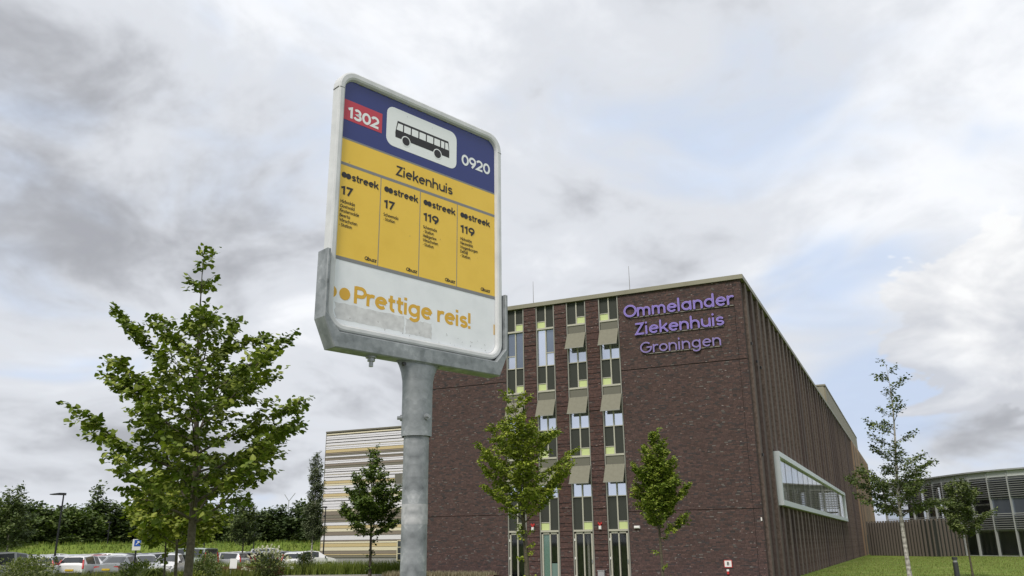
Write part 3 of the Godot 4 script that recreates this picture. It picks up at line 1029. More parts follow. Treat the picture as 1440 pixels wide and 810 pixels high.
	# slim poplar beside the striped building, tree over the cars, tree at the left border
	t = thing("poplar_tree", Vector3(-15.09, 0, -64.25), "tall slender pale-leaved tree left of the striped building", "tree")
	grow({"seed": 119, "h": 8.5, "r": 0.07, "base": 2.0, "prof": [[0.2, 1.5], [0.35, 1.4], [0.5, 1.1], [0.8, 0.95], [0.92, 0.6], [1.0, 0.3]],
		"limbs": 46, "rise": 1.5, "full": 1.0, "twigs": 12, "spread": 0.4, "twig": 0.4, "per": 26, "leaf": 0.14, "rank": 1, "droop": 0.0, "curl": 0.2, "puff": 1.0,
		"cols": [Color(0.090, 0.114, 0.060), Color(0.192, 0.222, 0.132)], "bark": "bark_birch"}, t)
	t = thing("car_park_tree", Vector3(-22.53, 0, -71.54), "grey-green staked tree standing above the dark estate cars", "tree")
	grow({"seed": 130, "h": 5.9, "r": 0.08, "base": 1.9, "prof": [[0.3, 1.5], [0.5, 1.6], [0.75, 0.9], [1.0, 0.3]],
		"limbs": 34, "rise": 0.8, "full": 1.5, "twigs": 14, "spread": 0.36, "twig": 0.5, "per": 22, "leaf": 0.2, "rank": 1, "droop": 0.0, "puff": 0.9,
		"cols": [Color(0.072, 0.106, 0.038), Color(0.168, 0.204, 0.072)], "bark": "bark"}, t)
	t = thing("car_park_tree", Vector3(-31.45, 0, -53.43), "feathery tree at the left border above the tall car", "tree")
	grow({"seed": 141, "h": 5.6, "r": 0.07, "base": 1.7, "prof": [[0.3, 1.6], [0.5, 1.7], [0.75, 1.1], [1.0, 0.4]],
		"limbs": 30, "rise": 0.8, "full": 1.6, "twigs": 14, "spread": 0.36, "twig": 0.5, "per": 22, "leaf": 0.19, "rank": 1, "droop": 0.0, "puff": 0.9,
		"cols": [Color(0.066, 0.098, 0.036), Color(0.156, 0.192, 0.066)], "bark": "bark_birch"}, t)

func make_woods() -> void:
	# dense trees behind the bank: four kinds, each copy a tree of its own
	var protos := []
	var kinds := [
		{"seed": 201, "h": 8.2, "r": 0.16, "base": 0.9, "prof": [[0.1, 2.4], [0.4, 2.9], [0.7, 2.1], [1.0, 0.6]], "limbs": 46, "rise": 0.6, "full": 2.6, "twigs": 13, "spread": 0.34, "twig": 0.7, "per": 16, "leaf": 0.44, "rank": 1, "puff": 1.0, "cols": [Color(0.046, 0.073, 0.026), Color(0.139, 0.182, 0.062)], "bark": "bark"},
		{"seed": 202, "h": 7.2, "r": 0.16, "base": 0.7, "prof": [[0.08, 2.6], [0.4, 3.1], [0.7, 2.5], [1.0, 0.9]], "limbs": 46, "rise": 0.5, "full": 2.6, "twigs": 13, "spread": 0.34, "twig": 0.7, "per": 16, "leaf": 0.44, "rank": 1, "puff": 1.0, "cols": [Color(0.070, 0.108, 0.031), Color(0.182, 0.235, 0.070)], "bark": "bark"},
		{"seed": 203, "h": 6.4, "r": 0.14, "base": 0.5, "prof": [[0.06, 2.4], [0.4, 2.9], [0.75, 2.0], [1.0, 0.6]], "limbs": 42, "rise": 0.55, "full": 2.6, "twigs": 13, "spread": 0.34, "twig": 0.7, "per": 16, "leaf": 0.44, "rank": 1, "puff": 1.0, "cols": [Color(0.040, 0.065, 0.027), Color(0.120, 0.160, 0.061)], "bark": "bark"},
		{"seed": 204, "h": 9.4, "r": 0.15, "base": 1.2, "prof": [[0.1, 1.9], [0.4, 2.3], [0.62, 1.7], [0.8, 0.7], [1.0, 0.35]], "limbs": 44, "rise": 0.9, "full": 2.2, "twigs": 13, "spread": 0.34, "twig": 0.7, "per": 16, "leaf": 0.44, "rank": 1, "puff": 1.0, "cols": [Color(0.059, 0.090, 0.038), Color(0.157, 0.200, 0.080)], "bark": "bark"},
	]
	for k in kinds:
		var t := Node3D.new()
		grow(k, t)
		protos.append(t)
	var looks := ["dark round-crowned tree", "mid green bushy tree", "low blackish green tree", "tall loose-topped tree"]
	# [px, distance, kind, scale]
	var spots := [[-30, 92, 1, 1.0], [8, 96, 1, 1.0], [30, 100, 2, 1.05], [48, 99, 1, 1.05], [68, 104, 0, 0.86], [88, 101, 1, 0.95], [104, 103, 1, 1.1], [122, 106, 3, 1.0], [138, 106, 0, 1.12], [158, 108, 0, 0.95], [176, 106, 2, 1.1], [196, 108, 2, 1.08], [218, 109, 2, 1.1], [240, 110, 0, 0.86], [262, 110, 2, 1.1], [286, 110, 0, 0.92], [306, 111, 0, 0.98], [322, 109, 3, 0.92], [344, 112, 2, 1.14], [362, 112, 0, 0.9], [382, 113, 2, 1.16], [400, 113, 0, 0.92], [418, 114, 2, 1.2], [436, 114, 2, 1.05], [456, 116, 0, 0.9]]
	var n := 0
	for s in spots:
		var az := atan2(s[0] - 720.0, 1216.0) + 0.0
		var at := Vector3(sin(az) * s[1], 0, -cos(az) * s[1])
		var t: Node3D = protos[s[2]].duplicate()
		t.name = numbered("woodland_tree")
		t.position = at
		t.rotation.y = n * 1.7
		t.scale = Vector3(s[3], s[3] * [0.86, 0.70, 0.92, 0.74, 0.80][n % 5], s[3])
		add_child(t)
		var where: String = ["first", "second", "third", "fourth", "fifth", "sixth", "seventh", "eighth", "ninth", "tenth", "eleventh", "twelfth", "thirteenth", "fourteenth", "fifteenth", "sixteenth", "seventeenth", "eighteenth", "nineteenth", "twentieth", "twenty-first", "twenty-second", "twenty-third", "twenty-fourth", "twenty-fifth"][n]
		tag(t, "%s behind the grassy bank, %s from the left" % [looks[s[2]], where], "tree", "dense trees behind the grassy bank")
		n += 1
	for t in protos:
		t.free()

# ==================================================================== shrubs
func shrub(called: String, at: Vector3, label: String, w: float, h: float, n: int, size: float, cols: Array, flowers := 0) -> void:
	var t := thing(called, at, label, "shrub")
	var g := RandomNumberGenerator.new()
	g.seed = hash(label)
	var st := mb()
	for k in 9:
		var a := g.randf() * TAU
		var e := Vector3(cos(a) * w * 0.35, h * 0.75, sin(a) * w * 0.35)
		tube(st, [Vector3(cos(a), 0, sin(a)) * 0.06, e * 0.5, e], [0.018, 0.012, 0.005], 4, false)
	build(st, "stem", "bark", t)
	var lv := leaf_store()
	for k in n:
		var d := Vector3(g.randfn(), g.randfn(), g.randfn()).normalized()
		var rr := pow(g.randf(), 0.4) * (0.82 + 0.30 * sin(d.x * 7.0 + d.z * 5.0) * sin(d.y * 6.0 + 1.0))
		var q := Vector3(d.x * w * 0.5 * rr, h * 0.5 + d.y * h * 0.5 * rr, d.z * w * 0.5 * rr)
		if q.y < 0.02:
			continue
		var v := g.randf()
		leaf(lv, q, d + Vector3(g.randf_range(-1, 1), g.randf_range(-0.3, 1), g.randf_range(-1, 1)) * 0.8, Vector3(g.randf_range(-1, 1), 1, g.randf_range(-1, 1)), size * g.randf_range(0.6, 1.2), cols[0].lerp(cols[1], v * v), 2)
	leaf_commit(lv, "foliage", "leaf", t)
	if flowers > 0:
		lv = leaf_store()
		for k in flowers:
			var a := g.randf() * TAU
			var e := g.randf_range(-0.15, 1.0)
			var d := Vector3(cos(a) * sqrt(1.0 - e * e), e, sin(a) * sqrt(1.0 - e * e))
			var q := Vector3(d.x * w * 0.52, h * 0.5 + d.y * h * 0.54, d.z * w * 0.52) * g.randf_range(0.9, 1.04)
			for j in 5:
				leaf(lv, q + d * j * 0.03, d + Vector3(g.randf_range(-1, 1), 0.4, g.randf_range(-1, 1)) * 0.6, Vector3(g.randf_range(-1, 1), 1, g.randf_range(-1, 1)), 0.11, Color(0.50, 0.49, 0.38).lerp(Color(0.66, 0.65, 0.55), g.randf()), 1)
		leaf_commit(lv, "flower_panicles", "leaf", t)

func make_shrubs() -> void:
	shrub("variegated_shrub", Vector3(-23.5, 0, -41.8), "pale variegated shrub in front of the cars at far left", 3.1, 1.75, 3200, 0.10, [Color(0.10, 0.13, 0.035), Color(0.36, 0.38, 0.20)])
	shrub("green_shrub", Vector3(-16.7, 0, -38.5), "rounded mid green shrub below the blue parking sign", 2.1, 1.52, 2400, 0.09, [Color(0.040, 0.065, 0.014), Color(0.13, 0.16, 0.03)])
	shrub("variegated_shrub", Vector3(-15.43, 0, -43.3), "pale grey-green shrub right of the lime tree trunk", 1.75, 1.78, 2400, 0.09, [Color(0.08, 0.11, 0.035), Color(0.27, 0.30, 0.14)])
	shrub("flowering_shrub", Vector3(-13.67, 0, -48.1), "rounded shrub with cream flower panicles beside the white sign", 2.3, 1.75, 2400, 0.09, [Color(0.045, 0.065, 0.018), Color(0.14, 0.16, 0.05)], 150)
	shrub("green_shrub", Vector3(-14.1, 0, -58.3), "small dark green shrub beside the slender pale tree", 1.5, 1.72, 1500, 0.09, [Color(0.030, 0.05, 0.014), Color(0.10, 0.13, 0.04)])
	shrub("yellow_shrub", Vector3(-14.1, 0, -37.6), "low yellow-green shrub between the tree trunks at left", 2.0, 1.05, 1600, 0.09, [Color(0.09, 0.12, 0.018), Color(0.24, 0.25, 0.05)])
	# fountain grass
	var t := thing("fountain_grass", Vector3(-14.57, 0, -35.1), "arching tuft of ornamental grass beside the rounded green shrub", "grass tuft")
	var lv := leaf_store()
	for k in 1500:
		var a := rng.randf() * TAU
		var d := Vector3(cos(a), 0, sin(a))
		var l := rng.randf_range(0.5, 1.0)
		var x := d.cross(Vector3.UP) * 0.014
		var p0 := d * rng.randf() * 0.18
		var p1 := p0 + d * 0.22 * l + Vector3.UP * 1.15 * l
		var p2 := p0 + d * rng.randf_range(0.55, 0.85) * l + Vector3.UP * rng.randf_range(0.7, 1.35) * l
		var c := Color(0.05, 0.085, 0.014).lerp(Color(0.17, 0.20, 0.04), rng.randf())
		lface(lv, p0 - x, p0 + x, p1 + x, c)
		lface(lv, p0 - x, p1 + x, p1 - x, c)
		lface(lv, p1 - x, p1 + x, p2, c)
	leaf_commit(lv, "blades", "blade", t)
	# red-brown ground cover by the white sign
	lv = leaf_store()
	for k in 2600:
		var q := Vector3(rng.randf_range(-17.4, -13.6), rng.randf_range(0.3, 0.72), rng.randf_range(-51.4, -49.0))
		blade(lv, q, rng.randf_range(0.1, 0.24), 0.09, Color(0.10, 0.045, 0.03).lerp(Color(0.20, 0.10, 0.06), rng.randf()))
	for k in 900:
		var q := Vector3(rng.randf_range(-17.4, -13.6), 0, rng.randf_range(-51.4, -49.0))
		blade(lv, q, rng.randf_range(0.5, 0.75), 0.05, Color(0.07, 0.04, 0.025))
	var o := leaf_commit(lv, "red_groundcover", "blade", self)
	tag(o, "reddish brown low planting round the small white sign", "ground cover", "", "stuff")

# ==================================================================== hospital
func make_hospital() -> void:
	var H := thing("hospital_building", CORNER, "dark brick hospital with four window bays and ribbed side wall", "building", "", TURN)
	var top := 14.82
	# structural core behind the facing
	var st := mb()
	span(st, Vector3(-19.0, 0, -124), Vector3(-0.75, 14.7, -4.6))
	build(st, "core", "plaster", H)
	for y in [2.36, 6.12, 9.76, 13.3]:
		st = mb()
		span(st, Vector3(-19.0, y, -4.59), Vector3(-0.75, y + 0.3, -0.425))
		build(st, "floor_slab", "plaster", H)
	for x in [-18.9, -12.0, -9.0, -0.9]:
		st = mb()
		span(st, Vector3(x, 0.01, -4.59), Vector3(x + 0.12, 14.68, -0.43))
		build(st, "partition", "plaster", H)
	st = mb()
	span(st, Vector3(-19.0, 14.705, -124), Vector3(-0.2, 14.86, -0.2))
	build(st, "roof", "roof_membrane", H)
	# brick facing of the front, in panels with open joints
	var ys := [[0.0, 3.415], [3.450, 10.65], [10.685, top]]
	for xs in [[-6.56, -0.40], [-0.38, 0.0], [-19.05, -13.33]]:
		for y in ys:
			st = mb()
			span(st, Vector3(xs[0], y[0], -0.42), Vector3(xs[1], y[1], 0.0))
			build(st, "brick_panel", "brick_front", H)
	st = mb()
	span(st, Vector3(-6.5, 0.02, -0.40), Vector3(-0.02, top - 0.05, -0.03))
	span(st, Vector3(-19.0, 0.02, -0.40), Vector3(-13.4, top - 0.05, -0.03))
	build(st, "joint_backing", "joint", H)
	# piers between the bays: stacked courses of uneven depth
	for xs in [[-12.20, -11.47], [-10.32, -9.62], [-8.44, -7.72]]:
		var pier := node("brick_pier", H)
		var y := 0.0
		while y < top - 0.1:
			var hgt := rng.randf_range(0.16, 0.46)
			hgt = minf(hgt, top - y)
			st = mb()
			var o := rng.randf_range(-0.022, 0.022)
			span(st, Vector3(xs[0] - o * 0.2, y, -0.4), Vector3(xs[1] + o * 0.2, y + hgt - 0.022, 0.02 + o))
			build(st, "brick_course", "brick_pier", pier)
			y += hgt
		st = mb()
		span(st, Vector3(xs[0] + 0.02, 0.01, -0.39), Vector3(xs[1] - 0.02, top - 0.02, -0.025))
		build(st, "joint_backing", "joint", pier)
	# window bays, left to right; lime panel side per storey from the ground up (1 right, -1 left)
	bay(H, -13.31, -12.22, [1, 1, 1, 1], [true, true, false], "door")
	bay(H, -11.45, -10.34, [-1, -1, -1, -1], [true, true, false], "window")
	bay(H, -9.60, -8.46, [1, 1, 1, 1], [true, true, true], "door")
	bay(H, -7.70, -6.58, [1, -1, -1, -1], [true, true, true], "door")
	# roof edge
	st = mb()
	span(st, Vector3(-19.10, top + 0.01, -0.25), Vector3(0.10, 15.06, 0.11))
	build(st, "roof_edge", "roof_trim", H)
	st = mb()
	span(st, Vector3(-0.25, top + 0.012, -124.0), Vector3(0.17, 15.058, 0.108))
	build(st, "roof_edge", "roof_trim", H)
	# side wall of vertical brick ribs, left open round the long window
	for s in [[0.05, 5.9, 0.0, top], [5.9, 53.2, 0.0, 3.8], [5.9, 53.2, 6.6, top], [53.2, 80.0, 0.0, top]]:
		st = mb()
		span(st, Vector3(-0.75, s[2], -s[1]), Vector3(-0.11, s[3], -maxf(s[0], 0.43)))
		build(st, "brick_panel", "brick_side", H)
	var w := 0.7
	var k := 0
	while w < 79.4:
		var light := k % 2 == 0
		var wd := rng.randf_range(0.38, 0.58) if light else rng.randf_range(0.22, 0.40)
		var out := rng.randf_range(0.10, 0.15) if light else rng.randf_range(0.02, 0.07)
		var cut := w > 5.2 and w < 53.6
		for yy in ([[0.0, 3.70], [6.70, top]] if cut else [[0.0, top]]):
			st = mb()
			span(st, Vector3(-0.14, yy[0], -w - wd), Vector3(out, yy[1] - 0.005, -w))
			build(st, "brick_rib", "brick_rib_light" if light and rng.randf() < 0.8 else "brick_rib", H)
		w += wd + rng.randf_range(0.38, 0.85)
		k += 1
	# rain spouts on the ribs
	for q in [[0.95, 11.6], [2.2, 10.9], [3.4, 10.8], [1.0, 6.0]]:
		st = mb()
		box(st, Vector3(0.14, q[1], -q[0] + 0.06), Vector3(0.10, 0.14, 0.10))
		build(st, "rain_spout", "black_metal", H)
	# long strip window
	var win := node("strip_window", H)
	var f0 := 5.75
	var f1 := 53.35
	for b in [[f0, f1, 6.34, 6.62], [f0, f1, 3.76, 4.04]]:
		st = mb()
		span(st, Vector3(-0.30, b[2], -b[1]), Vector3(0.30, b[3], -b[0]))
		build(st, "frame", "window_frame_pale", win)
	for b in [[f0, f0 + 0.40], [f1 - 0.6, f1]]:
		st = mb()
		span(st, Vector3(-0.30, 4.043, -b[1]), Vector3(0.28, 6.337, -b[0]))
		build(st, "frame", "window_frame_pale", win)
	w = f0 + 0.5
	k = 0
	while w < f1 - 1.0:
		st = mb()
		var wd := rng.randf_range(0.25, 0.75)
		span(st, Vector3(0.02, 4.06, -w - wd), Vector3(0.05, 6.32, -w))
		build(st, "blind_slat", ["blind_pale", "blind_olive", "blind_pale", "blind_pale", "blind_olive", "blind_pale"][rng.randi() % 6], win)
		w += wd + rng.randf_range(0.01, 0.05)
	var step := (f1 - f0 - 1.4) / 16.0
	for i in 16:
		st = mb()
		span(st, Vector3(0.10, 4.045, -f0 - 0.47 - (i + 1) * step + 0.04), Vector3(0.12, 6.335, -f0 - 0.47 - i * step))
		build(st, "pane", "glass", win)
		st = mb()
		span(st, Vector3(0.07, 4.045, -f0 - 0.47 - (i + 1) * step), Vector3(0.128, 6.335, -f0 - 0.47 - (i + 1) * step + 0.035))
		build(st, "mullion", "frame_grey", win)
	# timber-clad end of the side wall
	st = mb()
	span(st, Vector3(-0.74, 0, -123.5), Vector3(-0.10, top, -80.0))
	build(st, "timber_backing", "panel_dark", H)
	w = 80.1
	while w < 123:
		st = mb()
		span(st, Vector3(-0.12, 0, -w - 0.38), Vector3(0.22, top - 0.01, -w))
		build(st, "timber_slat", "timber_tan" if rng.randf() < 0.7 else "timber_grey", H)
		w += 0.95
	for q in [88.0, 95.0, 103.0]:
		st = mb()
		span(st, Vector3(-0.10, 0.1, -q - 2.0), Vector3(0.26, 2.6, -q))
		build(st, "dark_door", "panel_dark", H)
	# plant room on the roof
	var pr := node("plant_room", H)
	st = mb()
	span(st, Vector3(-16, 14.87, -112), Vector3(-0.62, 18.45, -56))
	build(st, "wall", "roof_box", pr)
	for i in 18:
		st = mb()
		span(st, Vector3(-0.66, 14.9, -56.1 - i * 3.1 - 3.06), Vector3(-0.56, 18.40, -56.1 - i * 3.1))
		build(st, "cladding_panel", "roof_box", pr)
	for i in 10:
		st = mb()
		span(st, Vector3(-0.7 - i * 1.5 - 1.46, 14.9, -56.1), Vector3(-0.7 - i * 1.5, 18.40, -55.93))
		build(st, "cladding_panel", "roof_trim", pr)
	st = mb()
	span(st, Vector3(-16.1, 18.455, -112), Vector3(-0.5, 18.62, -55.85))
	build(st, "roof_edge", "roof_trim", pr)
	# lightning rods
	for q in [[-11.8, 16.55], [-6.0, 16.6]]:
		st = mb()
		tube(st, [Vector3(q[0], 14.85, -0.5), Vector3(q[0], q[1], -0.5)], [0.018, 0.010], 6)
		build(st, "lightning_rod", "rail", H)
	hospital_lettering()
	# small fittings on the front
	for q in [[-11.83, "red and white alarm beacon on the first brick pier", 2.6], [-8.08, "red and white alarm beacon on the third brick pier", 2.6]]:
		var b := thing("alarm_beacon", hosp(-q[0], q[2], -0.045), q[1], "alarm beacon", "alarm beacons on the brick piers", TURN)
		st = mb()
		chamfer(st, Vector3(0, 0.08, 0.05), Vector3(0.13, 0.18, 0.10), 0.02)
		build(st, "housing", "white_plastic", b)
		st = mb()
		tube(st, [Vector3(0, 0.17, 0.05), Vector3(0, 0.26, 0.05), Vector3(0, 0.31, 0.05)], [0.055, 0.055, 0.03], 12)
		build(st, "dome", "red_plastic", b)
		st = mb()
		box(st, Vector3(-0.075, 0.30, 0.03), Vector3(0.06, 0.10, 0.06))
		box(st, Vector3(0.075, 0.30, 0.03), Vector3(0.06, 0.10, 0.06))
		build(st, "horn", "red_plastic", b)
	var L := thing("wall_lamp", hosp(6.14, 2.6, -0.002), "small white wall lamp beside the narrow upright tree", "wall lamp", "", TURN)
	st = mb()
	chamfer(st, Vector3(0, 0.07, 0.06), Vector3(0.30, 0.13, 0.12), 0.03)
	build(st, "housing", "white_plastic", L)
	var bx := thing("meter_box", hosp(8.09, 0.0, -0.06), "small grey box at the foot of the third pier", "box", "", TURN)
	st = mb()
	chamfer(st, Vector3(0, 0.31, 0.08), Vector3(0.34, 0.58, 0.16), 0.02)
	build(st, "housing", "grey_plastic", bx)
	st = mb()
	box(st, Vector3(0, 0.615, 0.08), Vector3(0.38, 0.03, 0.20))
	build(st, "lid", "grey_plastic", bx)
	var sg := thing("wall_sign", hosp(1.79, 0.76, -0.004), "small white sign with red border low on the brick wall", "sign", "", TURN)
	st = mb()
	span(st, Vector3(-0.19, 0.0, 0.0), Vector3(0.19, 0.34, 0.02))
	build(st, "border", "red_plastic", sg)
	st = mb()
	span(st, Vector3(-0.16, 0.03, 0.018), Vector3(0.16, 0.31, 0.024))
	build(st, "face", "white_plastic", sg)
	build(words("B", -0.045, 0.055, 0.10, 0.15, 0.22, 0.025), "letter", "sign_black", sg)
	sg = thing("pipe_marker", hosp(1.82, 0.46, -0.004), "tiny red and white marker below the red bordered wall sign", "marker", "", TURN)
	st = mb()
	span(st, Vector3(-0.05, 0.0, 0.0), Vector3(0.05, 0.13, 0.06))
	build(st, "red_part", "red_plastic", sg)
	st = mb()
	span(st, Vector3(-0.055, 0.132, 0.0), Vector3(0.055, 0.22, 0.05))
	build(st, "white_part", "white_plastic", sg)
	sg = thing("corner_marker", hosp(0.06, 2.85, -0.003), "tiny white plate on the brick corner", "plate", "", TURN)
	st = mb()
	chamfer(st, Vector3(0, 0.08, 0.01), Vector3(0.06, 0.16, 0.02), 0.005)
	build(st, "plate", "white_plastic", sg)

func bay(H: Node3D, x0: float, x1: float, lime: Array, awn: Array, ground: String) -> void:
	var B := node("window_bay", H)
	var st: SurfaceTool
	var xm := (x0 + x1) * 0.5
	var sill := [2.55, 6.31, 9.95, 13.5]
	var glass_from := [4.22, 7.78, 11.36, 14.82]
	var z := -0.10
	# side frames, full height, and the middle mullion
	for q in [[x0, x0 + 0.055], [x1 - 0.055, x1]]:
		st = mb()
		span(st, Vector3(q[0], 0.0, z - 0.06), Vector3(q[1], 14.80, 0.015))
		build(st, "side_frame", "frame_grey", B)
	st = mb()
	span(st, Vector3(xm - 0.032, 2.6, z - 0.05), Vector3(xm + 0.032, 14.80, z + 0.055))
	build(st, "mullion", "frame_beige", B)
	for s in 4:
		var y0: float = sill[s]
		var y1: float = sill[s + 1] - 0.05 if s < 3 else 14.80
		var g0: float = glass_from[s]
		st = mb()
		span(st, Vector3(x0 + 0.056, y0 - 0.05, z - 0.05), Vector3(x1 - 0.056, y0 + 0.045, 0.03))
		build(st, "sill", "frame_beige", B)
		for sd in [-1, 1]:
			var a: float = x0 + 0.06 if sd < 0 else xm + 0.036
			var b: float = xm - 0.036 if sd < 0 else x1 - 0.06
			var yp := y0 + 0.05
			if lime[s] == sd:
				st = mb()
				span(st, Vector3(a, yp, z - 0.03), Vector3(b, yp + 0.36, z + 0.02))
				build(st, "lime_panel", "panel_lime", B)
				st = mb()
				span(st, Vector3(a, yp + 0.362, z - 0.03), Vector3(b, yp + 0.402, z + 0.045))
				build(st, "transom", "frame_beige", B)
				yp += 0.405
			st = mb()
			span(st, Vector3(a, yp, z - 0.03), Vector3(b, minf(g0, y1) - 0.004, z))
			build(st, "dark_panel", "panel_dark", B)
			if s < 3:
				var gt := y1 - 0.46 if awn[s] else y1
				st = mb()
				var split := -1.0
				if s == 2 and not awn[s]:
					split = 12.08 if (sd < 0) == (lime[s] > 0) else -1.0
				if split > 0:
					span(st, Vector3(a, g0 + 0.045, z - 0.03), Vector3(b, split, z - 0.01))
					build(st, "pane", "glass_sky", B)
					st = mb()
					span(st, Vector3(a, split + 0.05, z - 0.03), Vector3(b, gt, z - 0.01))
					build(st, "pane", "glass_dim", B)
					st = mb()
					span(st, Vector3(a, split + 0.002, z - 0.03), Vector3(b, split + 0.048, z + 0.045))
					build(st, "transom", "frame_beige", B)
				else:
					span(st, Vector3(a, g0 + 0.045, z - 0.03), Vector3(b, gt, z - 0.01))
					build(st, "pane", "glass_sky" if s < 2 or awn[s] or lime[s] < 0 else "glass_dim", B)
		if s < 3:
			st = mb()
			span(st, Vector3(x0 + 0.056, g0 - 0.002, z - 0.03), Vector3(x1 - 0.056, g0 + 0.043, z + 0.05))
			build(st, "transom", "frame_beige", B)
			if awn[s]:
				st = mb()
				span(st, Vector3(x0 + 0.08, y1 - 0.46, z - 0.03), Vector3(x1 - 0.08, y1 - 0.002, -0.01))
				build(st, "screen_casing", "casing", B)
				var A := node("awning", B, Vector3(xm, y1 - 0.44, 0.035))
				st = mb()
				var hw := (x1 - x0) * 0.5 - 0.03
				var tilt := rng.randf_range(0.36, 0.46)
				var dy := 0.90
				quad(st, Vector3(-hw, -dy, tilt), Vector3(hw, -dy, tilt), Vector3(hw, 0, 0), Vector3(-hw, 0, 0))
				quad(st, Vector3(hw, -dy, tilt - 0.015), Vector3(-hw, -dy, tilt - 0.015), Vector3(-hw, 0, -0.015), Vector3(hw, 0, -0.015))
				quad(st, Vector3(-hw, -dy, tilt - 0.015), Vector3(-hw, -dy, tilt), Vector3(-hw, 0, 0), Vector3(-hw, 0, -0.015))
				quad(st, Vector3(hw, -dy, tilt), Vector3(hw, -dy, tilt - 0.015), Vector3(hw, 0, -0.015), Vector3(hw, 0, 0))
				build(st, "fabric", "awning", A)
				st = mb()
				box(st, Vector3(0, -dy - 0.012, tilt - 0.005), Vector3(hw * 2 + 0.02, 0.05, 0.045))
				build(st, "bottom_bar", "frame_grey", A)
				for e in [-1, 1]:
					st = mb()
					rod(st, Vector3(e * (hw - 0.02), -dy, tilt - 0.03), Vector3(e * (hw - 0.02), -dy + 0.05, -0.06), 0.012, 6)
					build(st, "arm", "black_metal", A)
	# ground floor
	var D := node("glass_door" if ground == "door" else "ground_window", B, Vector3(xm, 0, z))
	var hw2 := (x1 - x0) * 0.5 - 0.08
	for q in [[-hw2, -hw2 + 0.09], [hw2 - 0.09, hw2], [-0.045, 0.045]]:
		st = mb()
		chamfer(st, Vector3((q[0] + q[1]) * 0.5, 1.20, 0.03), Vector3(q[1] - q[0] if q[0] != -0.045 else 0.07, 2.40, 0.10), 0.01)
		build(st, "door_frame", "frame_beige", D)
	for y in [0.06, 2.445]:
		for e in [[-hw2 + 0.092, -0.047], [0.047, hw2 - 0.092]]:
			st = mb()
			span(st, Vector3(e[0], y - 0.05, -0.02), Vector3(e[1], y + 0.05, 0.07))
			build(st, "door_frame", "frame_beige", D)
	for sd in [-1, 1]:
		st = mb()
		var a := -hw2 + 0.09 if sd < 0 else 0.047
		var b := -0.047 if sd < 0 else hw2 - 0.09
		if ground == "window" and sd > 0:
			span(st, Vector3(a, 0.10, 0.0), Vector3(b, 0.95, 0.02))
			build(st, "film_panel", "door_film", D)
			st = mb()
			span(st, Vector3(a, 1.0, 0.0), Vector3(b, 2.39, 0.02))
		else:
			span(st, Vector3(a, 0.10, 0.0), Vector3(b, 2.39, 0.02))
		build(st, "pane", "glass_film" if ground == "window" and sd < 0 else "glass", D)
	if ground == "door":
		st = mb()
		box(st, Vector3(hw2 - 0.05, 1.05, 0.10), Vector3(0.04, 0.18, 0.06))
		build(st, "handle", "bolt", D)
		for y in [0.3, 1.2, 2.1]:
			st = mb()
			box(st, Vector3(-hw2 + 0.015, y, 0.095), Vector3(0.05, 0.12, 0.04))
			build(st, "hinge", "white_plastic", D)

func hospital_lettering() -> void:
	var rows := [["Ommelander", -6.25, -0.41, 13.50, 0.70, 0.155, "purple Ommelander lettering, top line on the brick wall", "letter_face"],
		["Ziekenhuis", -5.68, -0.99, 12.48, 0.66, 0.155, "purple Ziekenhuis lettering, middle line on the brick wall", "letter_face"],
		["Groningen", -5.45, -1.18, 11.45, 0.62, 0.125, "paler purple Groningen lettering, bottom line on the brick wall", "letter_pale"]]
	for r in rows:
		var T := thing("wall_lettering", hosp(0, 0, 0), r[6], "lettering", "purple name lettering on the hospital wall", TURN)
		var s: String = r[0]
		var sx: float = (r[2] - r[1]) / (text_width(s) - 0.08)
		var x: float = r[1]
		var cap: float = r[4]
		var st := mb()
		span(st, Vector3(r[1] + cap * 0.5, r[3] - 0.045, 0.002), Vector3(r[2], r[3] - 0.005, 0.05))
		build(st, "rail", "rail", T)
		for ch in s:
			var g: Array = glyphs[ch]
			st = mb()
			var line := mb()
			var face := mb()
			for k in range(1, g.size()):
				var pts := []
				for q in g[k]:
					pts.append(Vector2(x + q.x * sx, r[3] + q.y * cap))
				ribbon(st, pts, r[5] * cap, 0.045, 0.105 + 0.002 * k, true)
				ribbon(face, pts, r[5] * cap * 0.93, 0.107, 0.112 + 0.002 * k, true)
				ribbon(line, pts, r[5] * cap * 0.36, 0.113, 0.117 + 0.002 * k, true)
			var o := build(st, "letter", "letter_edge", T)
			build(face, "letter_face", r[7], o)
			build(line, "inlay", "letter_line", o)
			x += g[0] * sx

